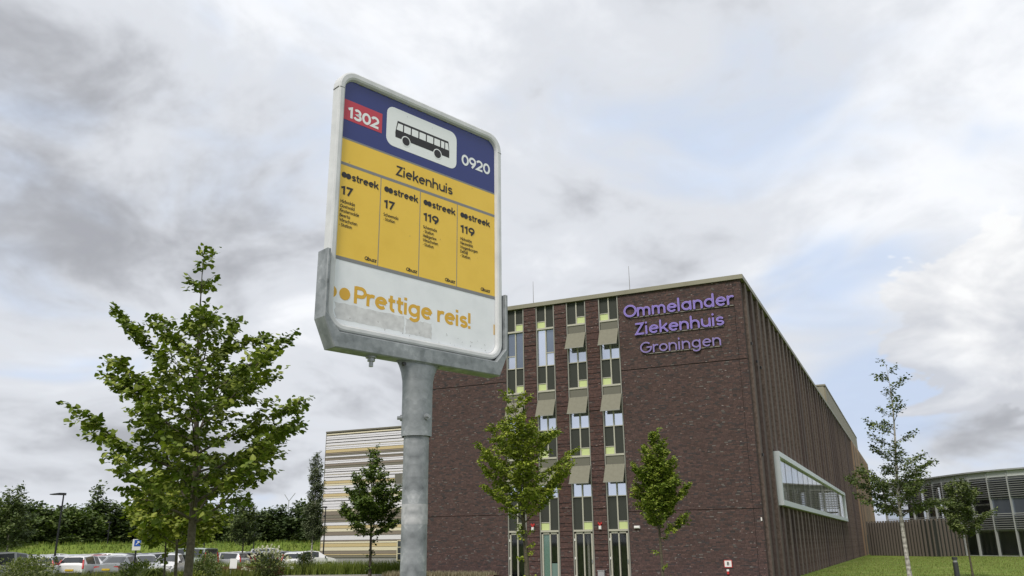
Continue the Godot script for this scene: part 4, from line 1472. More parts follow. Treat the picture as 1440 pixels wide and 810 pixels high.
# ==================================================================== striped building
func make_striped_building() -> void:
	var S := thing("striped_building", Vector3(-19.73, 0, -87.8), "white building clad in horizontal yellow and brown stripes behind the pole", "building", "", TURN)
	var st := mb()
	span(st, Vector3(0.05, 0, -40), Vector3(34, 13.25, -0.12))
	build(st, "wall", "clad_line", S)
	var px := [100, 104, "clad_olive", 112, "clad_cream", 116, "clad_line", 126, "clad_white", 135, "clad_white", 138, "clad_line", 150, "clad_white", 153, "clad_line", 165, "clad_white", 168, "clad_cream", 177, "clad_white", 186, "clad_white", 202, "clad_tan", 210, "clad_brown", 218, "clad_olive", 226, "clad_white", 232, "clad_olive", 240, "clad_brown", 247, "clad_white", 257, "clad_white", 268, "clad_brown", 280, "clad_olive", 288, "clad_white", 297, "clad_white", 300, "clad_line", 310, "clad_white", 313, "clad_cream", 323, "clad_white", 326, "clad_line", 342, "clad_white", 357, "clad_tan", 366, "clad_cream", 380, "clad_white", 383, "clad_line", 395, "clad_white", 405, "clad_white", 420, "clad_tan", 428, "clad_cream", 440, "clad_white", 443, "clad_line", 456, "clad_white", 470, "clad_white", 482, "clad_white", 492, "clad_cream", 510, "clad_brown", 525, "clad_olive", 535, "clad_brown", 545, "clad_olive", 560, "clad_white", 575, "clad_tan", 590, "clad_cream", 608, "clad_brown", 630, "clad_white", 636, "clad_brown", 645, "clad_cream", 662, "clad_tan", 680, "clad_cream", 695, "clad_brown", 700, "clad_tan", 712, "clad_olive"]
	var y1 := 13.30
	for i in range(1, px.size(), 2):
		var y0: float = 13.30 - (px[i] - 100.0) * 0.02045
		st = mb()
		var deep := 0.0 if px[i + 1] == "clad_line" else 0.05
		# slightly tilted board: lower edge stands proud
		quad(st, Vector3(0, y0 + 0.012, deep + 0.03), Vector3(34, y0 + 0.012, deep + 0.03), Vector3(34, y1 - 0.012, deep), Vector3(0, y1 - 0.012, deep))
		quad(st, Vector3(0, y0 + 0.012, -0.11), Vector3(34, y0 + 0.012, -0.11), Vector3(34, y0 + 0.012, deep + 0.03), Vector3(0, y0 + 0.012, deep + 0.03))
		quad(st, Vector3(0, y1 - 0.012, deep), Vector3(34, y1 - 0.012, deep), Vector3(34, y1 - 0.012, -0.11), Vector3(0, y1 - 0.012, -0.11))
		quad(st, Vector3(0, y0 + 0.012, -0.11), Vector3(0, y0 + 0.012, deep + 0.03), Vector3(0, y1 - 0.012, deep), Vector3(0, y1 - 0.012, -0.11))
		build(st, "cladding_board", px[i + 1], S)
		y1 = y0
	st = mb()
	span(st, Vector3(0.02, 0, -0.119), Vector3(34, y1 - 0.02, 0.0))
	build(st, "plinth", "concrete", S)
	st = mb()
	span(st, Vector3(-0.06, 13.31, -40), Vector3(34, 13.46, 0.14))
	build(st, "roof_edge", "clad_olive", S)
	st = mb()
	span(st, Vector3(-0.05, 0.5, -0.10), Vector3(-0.004, 13.30, 0.09))
	build(st, "corner_trim", "clad_line", S)
	# openings
	var W := node("window", S, Vector3(9.6, 7.75, 0.09))
	st = mb()
	span(st, Vector3(-0.9, 0, -0.05), Vector3(5.2, 0.95, 0.02))
	build(st, "pane", "casing", W)
	st = mb()
	span(st, Vector3(-0.95, -0.05, -0.05), Vector3(0.0, 0.0, 0.05))
	span(st, Vector3(-0.05, 0.0, -0.05), Vector3(0.02, 0.95, 0.05))
	build(st, "frame", "frame_grey", W)
	W = node("window", S, Vector3(9.2, 0.55, 0.09))
	st = mb()
	span(st, Vector3(0, 0, -0.05), Vector3(4.4, 1.75, 0.02))
	build(st, "pane", "car_glass", W)
	for x in [0.0, 1.05, 2.1, 3.15, 4.3]:
		st = mb()
		span(st, Vector3(x, 0.0, 0.021), Vector3(x + 0.10, 1.75, 0.07))
		build(st, "muntin", "clad_cream", W)
	for y in [-0.05, 0.55, 1.15, 1.75]:
		st = mb()
		span(st, Vector3(0.0, y, 0.022), Vector3(4.4, y + 0.06, 0.064))
		build(st, "muntin", "clad_cream", W)

# ==================================================================== curved glass building
func make_glass_building() -> void:
	var G := thing("curved_glass_building", Vector3(53, 0, -113.2), "low curved glass building with louvres at the right border", "building")
	var key := [Vector2(48.5, -124), Vector2(51.6, -118.5), Vector2(53.0, -113.2), Vector2(53.3, -104.2), Vector2(54.3, -98.0), Vector2(56.4, -93.3), Vector2(60, -88.5), Vector2(65, -84.5), Vector2(72, -81.5), Vector2(80, -80)]
	var pts := []
	for i in range(1, key.size() - 2):
		for k in 8:
			pts.append(key[i].cubic_interpolate(key[i + 1], key[i - 1], key[i + 2], k / 8.0))
	var path := [pts[0]]
	for q in pts:
		if q.distance_to(path[-1]) > 2.3:
			path.append(q)
	var o := Vector3(53, 0, -113.2)
	var st: SurfaceTool
	for i in path.size() - 1:
		var a: Vector2 = path[i]
		var b: Vector2 = path[i + 1]
		var d := (b - a).normalized()
		var wd := a.distance_to(b)
		var bay_node := node("facade_bay", G, Vector3(a.x, 0, a.y) - o)
		bay_node.rotation.y = atan2(-d.y, d.x)
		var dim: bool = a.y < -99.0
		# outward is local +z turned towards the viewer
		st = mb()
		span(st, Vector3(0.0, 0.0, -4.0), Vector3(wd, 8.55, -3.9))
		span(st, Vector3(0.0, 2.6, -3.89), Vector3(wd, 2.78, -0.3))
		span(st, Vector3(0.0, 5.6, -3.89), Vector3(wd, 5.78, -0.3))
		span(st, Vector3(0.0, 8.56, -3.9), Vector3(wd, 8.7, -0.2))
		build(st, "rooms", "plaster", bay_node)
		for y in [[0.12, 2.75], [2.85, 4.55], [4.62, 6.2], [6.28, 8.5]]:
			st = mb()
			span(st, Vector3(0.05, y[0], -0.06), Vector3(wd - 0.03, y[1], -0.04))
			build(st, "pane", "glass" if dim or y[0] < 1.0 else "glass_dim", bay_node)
		for y in [0.05, 2.8, 4.585, 6.24, 8.52]:
			st = mb()
			span(st, Vector3(0.035, y - 0.04, -0.08), Vector3(wd - 0.035, y + 0.04, 0.02))
			build(st, "transom", "steel_pale", bay_node)
		st = mb()
		span(st, Vector3(-0.07, 0, -0.10), Vector3(0.07, 9.25, 0.20))
		build(st, "mullion", "steel_pale", bay_node)
		st = mb()
		var y := 2.95
		while y < 8.5:
			if y < 4.5 or y > 6.3:
				box(st, Vector3(wd * 0.5, y, 0.14), Vector3(wd - 0.16, 0.05, 0.16), Basis(Vector3.RIGHT, 0.45))
			y += 0.235
		var lo := build(st, "louvre", "louvre", bay_node)
		lo.set_meta("kind", "stuff")
		st = mb()
		span(st, Vector3(0.075, 8.6, -0.12), Vector3(wd - 0.075, 9.25, 0.10))
		build(st, "fascia", "fascia", bay_node)
		st = mb()
		span(st, Vector3(-0.02, 9.255, -3.0), Vector3(wd + 0.04, 9.42, 0.42))
		build(st, "roof_edge", "steel_pale", bay_node)
		if i == path.size() - 7:
			st = mb()
			for e in [[0.3, 0.42], [1.5, 1.62]]:
				span(st, Vector3(e[0], 0.0, 0.03), Vector3(e[1], 2.55, 0.20))
			span(st, Vector3(0.3, 2.56, 0.03), Vector3(1.62, 2.68, 0.20))
			build(st, "door_frame", "frame_beige", bay_node)
	# timber screen in front of its left end
	var T := thing("timber_screen", Vector3(45.9, 0, -112.4), "weathered vertical timber screen between the brick side wall and the curved glass building", "screen wall")
	var run := [Vector2(45.95, -112.2), Vector2(48.0, -101.5), Vector2(48.6, -99.4), Vector2(52.6, -101.2)]
	var oo := Vector3(45.9, 0, -112.4)
	for i in 3:
		var a: Vector2 = run[i]
		var b: Vector2 = run[i + 1]
		var n := int(a.distance_to(b) / 0.55)
		var d := (b - a).normalized()
		var ang := atan2(-d.y, d.x)
		st = mb()
		var mid := (a + b) * 0.5
		box(st, Vector3(mid.x, 2.0, mid.y) - oo + Vector3(d.y, 0, -d.x) * 0.2, Vector3(a.distance_to(b), 4.0, 0.08), Basis(Vector3.UP, ang))
		build(st, "backing", "panel_dark", T)
		for k in n:
			var q := a.lerp(b, (k + 0.5) / n)
			st = mb()
			box(st, Vector3(q.x, 2.1, q.y) - oo, Vector3(0.16, 4.2 + rng.randf_range(-0.06, 0.06), 0.20), Basis(Vector3.UP, ang))
			build(st, "slat", "timber_tan" if rng.randf() < 0.06 else "timber_grey", T)

# ==================================================================== bus stop sign
func make_bus_stop() -> void:
	var S := thing("bus_stop_sign", Vector3(-0.2948, 0, -2.5187), "yellow and blue bus stop board on a galvanised pole in the foreground", "bus stop sign", "", 44.3)
	var st := mb()
	tube(st, [Vector3(0, 0, 0), Vector3(0, 1.2, 0), Vector3(0, 2.32, 0)], [0.038, 0.038, 0.038], 40)
	build(st, "pole", "zinc_pole", S)
	st = mb()
	tube(st, [Vector3(0, 2.006, 0), Vector3(0, 2.012, 0), Vector3(0, 2.058, 0), Vector3(0, 2.064, 0)], [0.0381, 0.0386, 0.0386, 0.0381], 40, false)
	build(st, "tape_band", "tape", S)
	# sleeve: round below, flattened where it is welded under the tray
	st = mb()
	var sec := [[2.262, 0.0445, 0.0445], [2.266, 0.0462, 0.0462], [2.36, 0.0462, 0.0462], [2.40, 0.047, 0.0452], [2.43, 0.0505, 0.041], [2.455, 0.059, 0.036], [2.475, 0.070, 0.032], [2.4845, 0.080, 0.0255]]
	var n := 36
	for i in sec.size() - 1:
		for k in n:
			var c := []
			var nn := []
			for e in [[i, k], [i, k + 1], [i + 1, k + 1], [i + 1, k]]:
				var a: float = TAU * e[1] / n
				var s: Array = sec[e[0]]
				c.append(Vector3(cos(a) * s[1], s[0], -sin(a) * s[2]))
				nn.append(Vector3(cos(a) / s[1], 0, -sin(a) / s[2]).normalized())
			for e in [0, 2, 1, 0, 3, 2]:
				st.set_normal(nn[e])
				st.add_vertex(c[e])
	build(st, "sleeve", "zinc", S)
	# tray that holds the board
	st = mb()
	var tray := PackedVector2Array([Vector2(-0.361, 2.776), Vector2(-0.361, 2.570), Vector2(-0.322, 2.486), Vector2(0.322, 2.486), Vector2(0.361, 2.570), Vector2(0.361, 2.776), Vector2(0.3495, 2.776), Vector2(0.3495, 2.582), Vector2(0.306, 2.534), Vector2(-0.306, 2.534), Vector2(-0.3495, 2.582), Vector2(-0.3495, 2.776)])
	prism_bevel(st, tray, -0.022, 0.032, 0.003)
	build(st, "tray", "zinc", S)
	# weld where the sleeve meets the tray
	st = mb()
	var bead := []
	var bead_r := []
	for k in 31:
		var a := lerpf(-0.15, PI + 0.15, k / 30.0)
		bead.append(Vector3(cos(a) * 0.0795, 2.4855 + rng.randf_range(-0.001, 0.001), sin(a) * 0.0255))
		bead_r.append(rng.randf_range(0.0022, 0.0042))
	tube(st, bead, bead_r, 7)
	build(st, "weld_bead", "zinc", S)
	# bolts
	for q in [[-0.175, 2.486]]:
		var b := node("bolt", S, Vector3(q[0], q[1], 0.0))
		st = mb()
		tube(st, [Vector3(0, 0.0, 0), Vector3(0, -0.006, 0)], [0.017, 0.017], 14)
		build(st, "washer", "bolt", b)
		st = mb()
		tube(st, [Vector3(0, -0.006, 0), Vector3(0, -0.016, 0)], [0.012, 0.012], 6)
		build(st, "nut", "bolt", b)
		st = mb()
		tube(st, [Vector3(0, -0.016, 0), Vector3(0, -0.032, 0)], [0.0065, 0.0065], 10)
		build(st, "thread", "bolt", b)
	for d in [Vector3(0.02, 0, 1).normalized(), Vector3(-0.85, 0, -0.52).normalized(), Vector3(0.85, 0, -0.52).normalized()]:
		var b := node("set_screw", S, Vector3(0, 2.318, 0) + d * 0.0455)
		st = mb()
		tube(st, [Vector3.ZERO, d * 0.005], [0.0105, 0.0105], 6)
		build(st, "nut", "bolt", b)
		st = mb()
		tube(st, [d * 0.005, d * 0.014], [0.006, 0.0055], 10)
		build(st, "screw", "bolt", b)
	st = mb()
	tube(st, [Vector3(-0.071, 2.474, 0.018), Vector3(-0.071, 2.474, 0.0265)], [0.006, 0.006], 12)
	build(st, "drain_hole", "sign_black", S)
	# the board: rounded frame ring
	var board := node("board", S)
	var rings := []
	for e in [[0.347, 2.540, 3.388, 0.062, -0.016], [0.347, 2.540, 3.388, 0.062, 0.012], [0.3455, 2.5415, 3.3865, 0.0605, 0.0165], [0.341, 2.546, 3.382, 0.056, 0.0195], [0.330, 2.555, 3.369, 0.046, 0.0195], [0.325, 2.560, 3.363, 0.042, 0.0165], [0.322, 2.563, 3.360, 0.040, 0.006]]:
		var pl := rounded(-e[0], e[1], e[0], e[2], e[3], 8)
		var ring := []
		for q in pl:
			ring.append(Vector3(q.x, q.y, e[4]))
		rings.append(ring)
	st = mb()
	var m: int = rings[0].size()
	for i in rings.size() - 1:
		for k in m:
			var j := (k + 1) % m
			quad(st, rings[i][k], rings[i][j], rings[i + 1][j], rings[i + 1][k])
	for k in m:
		var j := (k + 1) % m
		tri3(st, Vector3(0, 2.96, -0.016), rings[0][j], rings[0][k])
	build(st, "frame", "sign_frame", board)
	# seams in the frame corners
	st = mb()
	for q in [Vector2(-0.3475, 3.318), Vector2(0.3475, 3.318)]:
		box(st, Vector3(q.x, q.y, 0.0), Vector3(0.002, 0.0025, 0.030))
		box(st, Vector3(q.x - signf(q.x) * 0.011, q.y, 0.0192), Vector3(0.016, 0.002, 0.0012))
	build(st, "seam", "grime_and_marks", board)
	# printed sheets
	var inner := rounded(-0.3215, 2.5635, 0.3215, 3.3595, 0.040, 8)
	st = mb()
	prism(st, inner, 0.0, 0.0060)
	build(st, "white_sheet", "sign_white", board)
	for q in [["blue_sheet", "sign_blue", 3.158, 3.40, 0.0066], ["yellow_sheet", "sign_yellow", 3.074, 3.152, 0.0066], ["yellow_sheet", "sign_yellow", 2.769, 3.064, 0.0066], ["grey_line", "sign_grey", 3.1522, 3.1578, 0.0068], ["grey_line", "sign_grey", 3.0642, 3.0738, 0.0068], ["grey_line", "sign_grey", 2.758, 2.7688, 0.0068]]:
		var rect := PackedVector2Array([Vector2(-0.4, q[2]), Vector2(0.4, q[2]), Vector2(0.4, q[3]), Vector2(-0.4, q[3])])
		var r: Array = Geometry2D.intersect_polygons(inner, rect)
		st = mb()
		prism(st, r[0], 0.0061, q[4])
		build(st, q[0], q[1], board)
	for x in [-0.170, -0.0125, 0.1475]:
		st = mb()
		span(st, Vector3(x - 0.0012, 2.7690, 0.0067), Vector3(x + 0.0012, 3.0640, 0.0070))
		build(st, "column_line", "sign_grey", board)
	var z := 0.0072
	st = mb()
	span(st, Vector3(-0.321, 3.219, 0.0067), Vector3(-0.175, 3.289, z))
	build(st, "red_label", "sign_red", board)
	build(words("1302", -0.304, -0.186, 3.229, 0.038, 0.225, z + 0.0002), "stop_number", "sign_pictogram_white", board)
	build(words("0920", 0.164, 0.300, 3.222, 0.040, 0.20, z), "stop_time", "sign_pictogram_white", board)
	st = mb()
	prism(st, rounded(-0.157, 3.190, 0.141, 3.331, 0.028, 6), 0.0067, z)
	build(st, "pictogram_plate", "sign_pictogram_white", board)
	# bus pictogram: dark body, pale windows, wheels with pale rims
	st = mb()
	prism(st, PackedVector2Array([Vector2(-0.121, 3.226), Vector2(-0.122, 3.244), Vector2(-0.114, 3.287), Vector2(0.104, 3.287), Vector2(0.108, 3.250), Vector2(0.108, 3.226)]), z, z + 0.0004)
	build(st, "bus_pictogram", "sign_black", board)
	for w in [[-0.1115, -0.092, -0.006], [-0.087, -0.060, 0], [-0.055, -0.028, 0], [-0.023, 0.004, 0], [0.009, 0.036, 0], [0.041, 0.066, 0], [0.071, 0.085, 0], [0.0895, 0.101, 0.004]]:
		st = mb()
		var y1 := 3.279
		var y0 := 3.254
		prism(st, PackedVector2Array([Vector2(w[0] + minf(w[2], 0.0), y0), Vector2(w[1] + maxf(w[2], 0.0), y0), Vector2(w[1], y1), Vector2(w[0], y1)]), z + 0.0004, z + 0.0007)
		build(st, "bus_pictogram_window", "sign_pictogram_white", board)
	for x in [-0.078, 0.056]:
		for e in [[0.0185, 0.0006, "sign_pictogram_white"], [0.0150, 0.0009, "sign_black"]]:
			st = mb()
			prism(st, disc(x, 3.224, e[0], 24), z + 0.0002, z + e[1])
			build(st, "bus_pictogram_wheel", e[2], board)
	# text
	build(words("Ziekenhuis", -0.114, 0.126, 3.092, 0.0345, 0.165, z), "stop_name", "sign_black", board)
	var cols := [[-0.315, "17", ["Midwolda", "Oostwold", "Finsterwolde", "Beerta", "Winschoten", "- Station"], -0.178, -0.219], [-0.157, "17", ["Scheemda", "- Station"], -0.021, -0.062], [0.001, "119", ["Scheemda", "- Station", "Heiligerlee", "Winschoten", "- Station"], 0.139, 0.097], [0.161, "119", ["Midwolda", "Nieuwolda", "Wagenborgen", "Delfzijl", "- Station"], 0.299, 0.255]]
	for c in cols:
		var x: float = c[0]
		for e in [[0.0, 3.0315], [0.0155, 3.0305]]:
			st = mb()
			prism(st, disc(x + 0.0095 + e[0], e[1], 0.0094), z - 0.0002, z + 0.0002 + e[0] * 0.01)
			build(st, "streek_dot", "sign_black", board)
		build(words("streek", x + 0.037, c[3], 3.0205, 0.0235, 0.205, z), "streek_word", "sign_black", board)
		build(words(c[1], x + 0.001, x + (0.043 if c[1] == "17" else 0.066), 2.9665, 0.0275, 0.235, z), "line_number", "sign_black", board)
		var y := 2.9385
		for s in c[2]:
			build(words(s, x + 0.001, x + 0.001 + text_width(s) * 0.0091, y, 0.0112, 0.135, z), "destination", "sign_black", board)
			y -= 0.0152
		build(words("Qbuzz", c[4], c[4] + 0.043, 2.7775, 0.0118, 0.19, z, 0.12), "operator_name", "sign_black", board)
	var unit := (0.216 + 0.250) / text_width("Prettige reis!")
	build(words("Prettige", -0.250, -0.250 + unit * text_width("Prettige"), 2.634, 0.0535, 0.205, 0.0061), "greeting_word", "sign_gold", board)
	build(words("reis!", -0.250 + unit * text_width("Prettige "), 0.216, 2.634, 0.0535, 0.205, 0.0061), "greeting_word", "sign_gold", board)
	st = mb()
	prism(st, disc(-0.2815, 2.656, 0.0188, 26), 0.0061, 0.0068)
	build(st, "gold_dot", "sign_gold", board)
	st = mb()
	prism(st, Geometry2D.intersect_polygons(disc(-0.3275, 2.656, 0.0188, 26), PackedVector2Array([Vector2(-0.3214, 2.6), Vector2(-0.2, 2.6), Vector2(-0.2, 2.7), Vector2(-0.3214, 2.7)]))[0], 0.0061, 0.0068)
	build(st, "gold_dot", "sign_gold", board)
	st = mb()
	span(st, Vector3(0.3155, 2.632, 0.0061), Vector3(0.3200, 2.668, 0.0066))
	build(st, "gold_tab", "sign_gold", board)
	# remains of peeled stickers, with torn edges
	for e in [[-0.316, -0.064, 2.577, 2.626], [-0.060, 0.046, 2.574, 2.622]]:
		var pl := PackedVector2Array()
		for k in 15:
			pl.append(Vector2(lerpf(e[0], e[1], k / 14.0), e[2] + rng.randf_range(-0.002, 0.002)))
		for k in 5:
			pl.append(Vector2(e[1] + rng.randf_range(-0.002, 0.002), lerpf(e[2], e[3], (k + 0.5) / 5.0)))
		for k in 15:
			pl.append(Vector2(lerpf(e[1], e[0], k / 14.0), e[3] + rng.randf_range(-0.003, 0.003)))
		for k in 5:
			pl.append(Vector2(e[0] + rng.randf_range(0.0, 0.012), lerpf(e[3], e[2], (k + 0.5) / 5.0)))
		st = mb()
		prism(st, pl, 0.0060, 0.00625)
		build(st, "sticker_remnant", "sticker", board)
	# specks of dirt and scratches
	st = mb()
	for k in 34:
		var x := rng.randf_range(-0.31, 0.31)
		var y := rng.randf_range(2.78, 3.34) if k < 16 else rng.randf_range(2.566, 2.60)
		var r := rng.randf_range(0.0004, 0.0011)
		prism(st, disc(x, y, r, 6), 0.0070, 0.0078)
	for k in 8:
		var x := rng.randf_range(-0.29, 0.29)
		var y := rng.randf_range(2.57, 2.60)
		ribbon(st, [Vector2(x, y), Vector2(x + rng.randf_range(-0.004, 0.004), y + rng.randf_range(-0.006, 0.006))], 0.0011, 0.006, 0.0072)
	build(st, "dirt_specks", "grime_and_marks", board)
	# short dark dashes of random length just under the top rim
	st = mb()
	for k in 40:
		var x := rng.randf_range(-0.27, 0.30)
		ribbon(st, [Vector2(x, 3.3585), Vector2(x + rng.randf_range(0.004, 0.02), 3.3585)], rng.randf_range(0.001, 0.004), 0.006, 0.0071)
	build(st, "rim_dashes", "grime_and_marks", board)

# ==================================================================== cars
# o: len, w, belt, roof; stations [x, belt, top, roof width share]
func car_proto(kind: String) -> Node3D:
	var K := {
		"hatchback": [[-1.98, 0.55, 0.56, 0.9], [-1.95, 0.90, 0.91, 0.86], [-1.86, 0.98, 1.00, 0.84], [-1.55, 0.97, 1.41, 0.68], [-0.3, 0.95, 1.49, 0.70], [0.35, 0.94, 1.43, 0.68], [1.12, 0.93, 0.95, 0.82], [1.75, 0.80, 0.81, 0.80], [1.98, 0.55, 0.56, 0.76]],
		"estate": [[-2.28, 0.55, 0.56, 0.9], [-2.25, 0.88, 0.89, 0.86], [-2.18, 0.96, 0.98, 0.84], [-1.90, 0.96, 1.40, 0.70], [-0.2, 0.94, 1.47, 0.70], [0.45, 0.92, 1.40, 0.67], [1.25, 0.90, 0.92, 0.82], [2.0, 0.76, 0.77, 0.80], [2.25, 0.52, 0.53, 0.76]],
		"saloon": [[-2.25, 0.55, 0.56, 0.9], [-2.20, 0.90, 0.91, 0.84], [-1.60, 0.96, 0.97, 0.82], [-0.85, 0.95, 1.38, 0.66], [-0.2, 0.94, 1.43, 0.68], [0.35, 0.93, 1.38, 0.66], [1.15, 0.91, 0.93, 0.82], [2.0, 0.76, 0.77, 0.80], [2.25, 0.52, 0.53, 0.76]],
		"suv": [[-2.15, 0.6, 0.61, 0.9], [-2.12, 1.05, 1.06, 0.88], [-2.06, 1.12, 1.14, 0.86], [-1.90, 1.12, 1.68, 0.74], [-0.2, 1.08, 1.76, 0.74], [0.45, 1.06, 1.68, 0.72], [1.10, 1.04, 1.06, 0.84], [1.95, 0.94, 0.95, 0.82], [2.15, 0.60, 0.61, 0.8]],
		"van": [[-2.2, 0.6, 0.61, 0.92], [-2.19, 1.05, 1.06, 0.92], [-2.17, 1.10, 1.12, 0.90], [-2.10, 1.10, 1.80, 0.84], [-0.2, 1.10, 1.86, 0.84], [0.75, 1.08, 1.80, 0.80], [1.35, 1.05, 1.07, 0.86], [2.0, 0.92, 0.93, 0.82], [2.2, 0.60, 0.61, 0.8]]}
	var S: Array = K[kind]
	var w := 0.88 if kind != "suv" and kind != "van" else 0.92
	var T := Node3D.new()
	var rings := []
	for s in S:
		var nose: bool = absf(s[0]) > absf(S[0][0]) * 0.97
		var ww: float = w * (0.90 if nose else 1.0)
		var half := [Vector2(ww * 0.86, 0.24), Vector2(ww * 0.98, 0.36), Vector2(ww, minf(0.62, s[1] - 0.03)), Vector2(ww * 0.965, s[1]), Vector2(w * s[3], s[2]), Vector2(w * s[3] * 0.6, s[2] + 0.035)]
		var ring := []
		for q in half:
			ring.append(Vector3(s[0], q.y, q.x))
		for k in range(half.size() - 1, -1, -1):
			ring.append(Vector3(s[0], half[k].y, -half[k].x))
		rings.append(ring)
	var st := mb()
	var m: int = rings[0].size()
	for i in rings.size() - 1:
		for k in m:
			var j := (k + 1) % m
			quad(st, rings[i][k], rings[i + 1][k], rings[i + 1][j], rings[i][j])
	for e in [0, rings.size() - 1]:
		for k in range(1, m - 1):
			if e == 0:
				tri3(st, rings[e][0], rings[e][k], rings[e][k + 1])
			else:
				tri3(st, rings[e][0], rings[e][k + 1], rings[e][k])
	build(st, "body", "paint_silver", T)
	# glass: panels a few millimetres proud of the cabin
	var pane := func(called: String, a: Vector3, b: Vector3, c: Vector3, d: Vector3, inset: float):
		var mid := (a + b + c + d) * 0.25
		var nn := (b - a).cross(c - a).normalized() * 0.008
		var s2 := mb()
		quad(s2, a.lerp(mid, inset) + nn, b.lerp(mid, inset) + nn, c.lerp(mid, inset) + nn, d.lerp(mid, inset) + nn)
		build(s2, called, "car_glass", T)
	for e in [["rear_window", 2, 3, 0.12, 0.90], ["windscreen", 6, 5, 0.06, 0.92]]:
		var s3 := mb()
		var ra: Array = rings[e[1]]
		var rb: Array = rings[e[2]]
		for kk in [4, 5, 6]:
			var f4 := 0.16 if kk == 4 else 0.0
			var f5 := 0.84 if kk == 6 else 1.0
			var p0: Vector3 = ra[kk].lerp(ra[kk + 1], f4)
			var p1: Vector3 = ra[kk].lerp(ra[kk + 1], f5)
			var q0: Vector3 = rb[kk].lerp(rb[kk + 1], f4)
			var q1: Vector3 = rb[kk].lerp(rb[kk + 1], f5)
			var a := p0.lerp(q0, e[3])
			var b := p1.lerp(q1, e[3])
			var c := p1.lerp(q1, e[4])
			var d := p0.lerp(q0, e[4])
			var nn := (b - a).cross(c - a).normalized()
			if nn.x * (1.0 if e[0] == "windscreen" else -1.0) < 0:
				nn = -nn
				quad(s3, a + nn * 0.012, d + nn * 0.012, c + nn * 0.012, b + nn * 0.012)
			else:
				quad(s3, a + nn * 0.012, b + nn * 0.012, c + nn * 0.012, d + nn * 0.012)
		build(s3, e[0], "car_glass", T)
	for e in [[3, 4], [4, 5]]:
		pane.call("side_window", rings[e[0]][3], rings[e[1]][3], rings[e[1]][4], rings[e[0]][4], 0.12)
		pane.call("side_window", rings[e[1]][8], rings[e[0]][8], rings[e[0]][7], rings[e[1]][7], 0.12)
	# wheels
	var ax: float = S[-1][0] * 0.63
	for x in [-ax, ax]:
		for sz in [-1.0, 1.0]:
			var wh := node("wheel", T, Vector3(x, 0.31, sz * (w - 0.09)))
			st = mb()
			tube(st, [Vector3(0, 0, -0.10), Vector3(0, 0, -0.08), Vector3(0, 0, 0.08), Vector3(0, 0, 0.10)], [0.28, 0.31, 0.31, 0.28], 18)
			build(st, "tyre", "tyre", wh)
			st = mb()
			tube(st, [Vector3(0, 0, sz * 0.09), Vector3(0, 0, sz * 0.108)], [0.20, 0.19], 14)
			build(st, "rim", "rim", wh)
	# lights, plates, bumpers, mirrors
	var r0: float = S[0][0]
	var f0: float = S[-1][0]
	var tall := kind in ["hatchback", "estate", "suv", "van"]
	for sz in [-1.0, 1.0]:
		st = mb()
		if tall:
			tube(st, [Vector3(S[1][0] - 0.015, 0.72, sz * w * 0.90), Vector3(S[2][0] - 0.02, S[2][1], sz * w * 0.86), Vector3(lerpf(S[2][0], S[3][0], 0.6) - 0.02, lerpf(S[2][2], S[3][2], 0.6), sz * w * 0.76)], [0.055, 0.07, 0.045], 6)
		else:
			box(st, Vector3(S[1][0] + 0.01, 0.78, sz * w * 0.72), Vector3(0.06, 0.14, 0.34))
		build(st, "tail_light", "tail_light", T)
		st = mb()
		box(st, Vector3(f0 - 0.10, 0.68, sz * w * 0.68), Vector3(0.20, 0.13, 0.34), Basis(Vector3.UP, sz * 0.3))
		build(st, "headlight", "head_light", T)
		st = mb()
		box(st, Vector3(S[6][0] - 0.25, S[6][1] + 0.06, sz * (w + 0.09)), Vector3(0.10, 0.13, 0.18))
		build(st, "mirror", "bumper", T)
	st = mb()
	box(st, Vector3(r0 - 0.01, 0.42, 0), Vector3(0.10, 0.20, w * 1.75))
	build(st, "bumper", "bumper", T)
	st = mb()
	box(st, Vector3(r0 - 0.03, 0.66, 0), Vector3(0.03, 0.11, 0.50))
	build(st, "number_plate", "plate", T)
	st = mb()
	box(st, Vector3(f0 + 0.01, 0.42, 0), Vector3(0.03, 0.11, 0.50))
	build(st, "number_plate", "plate", T)
	return T

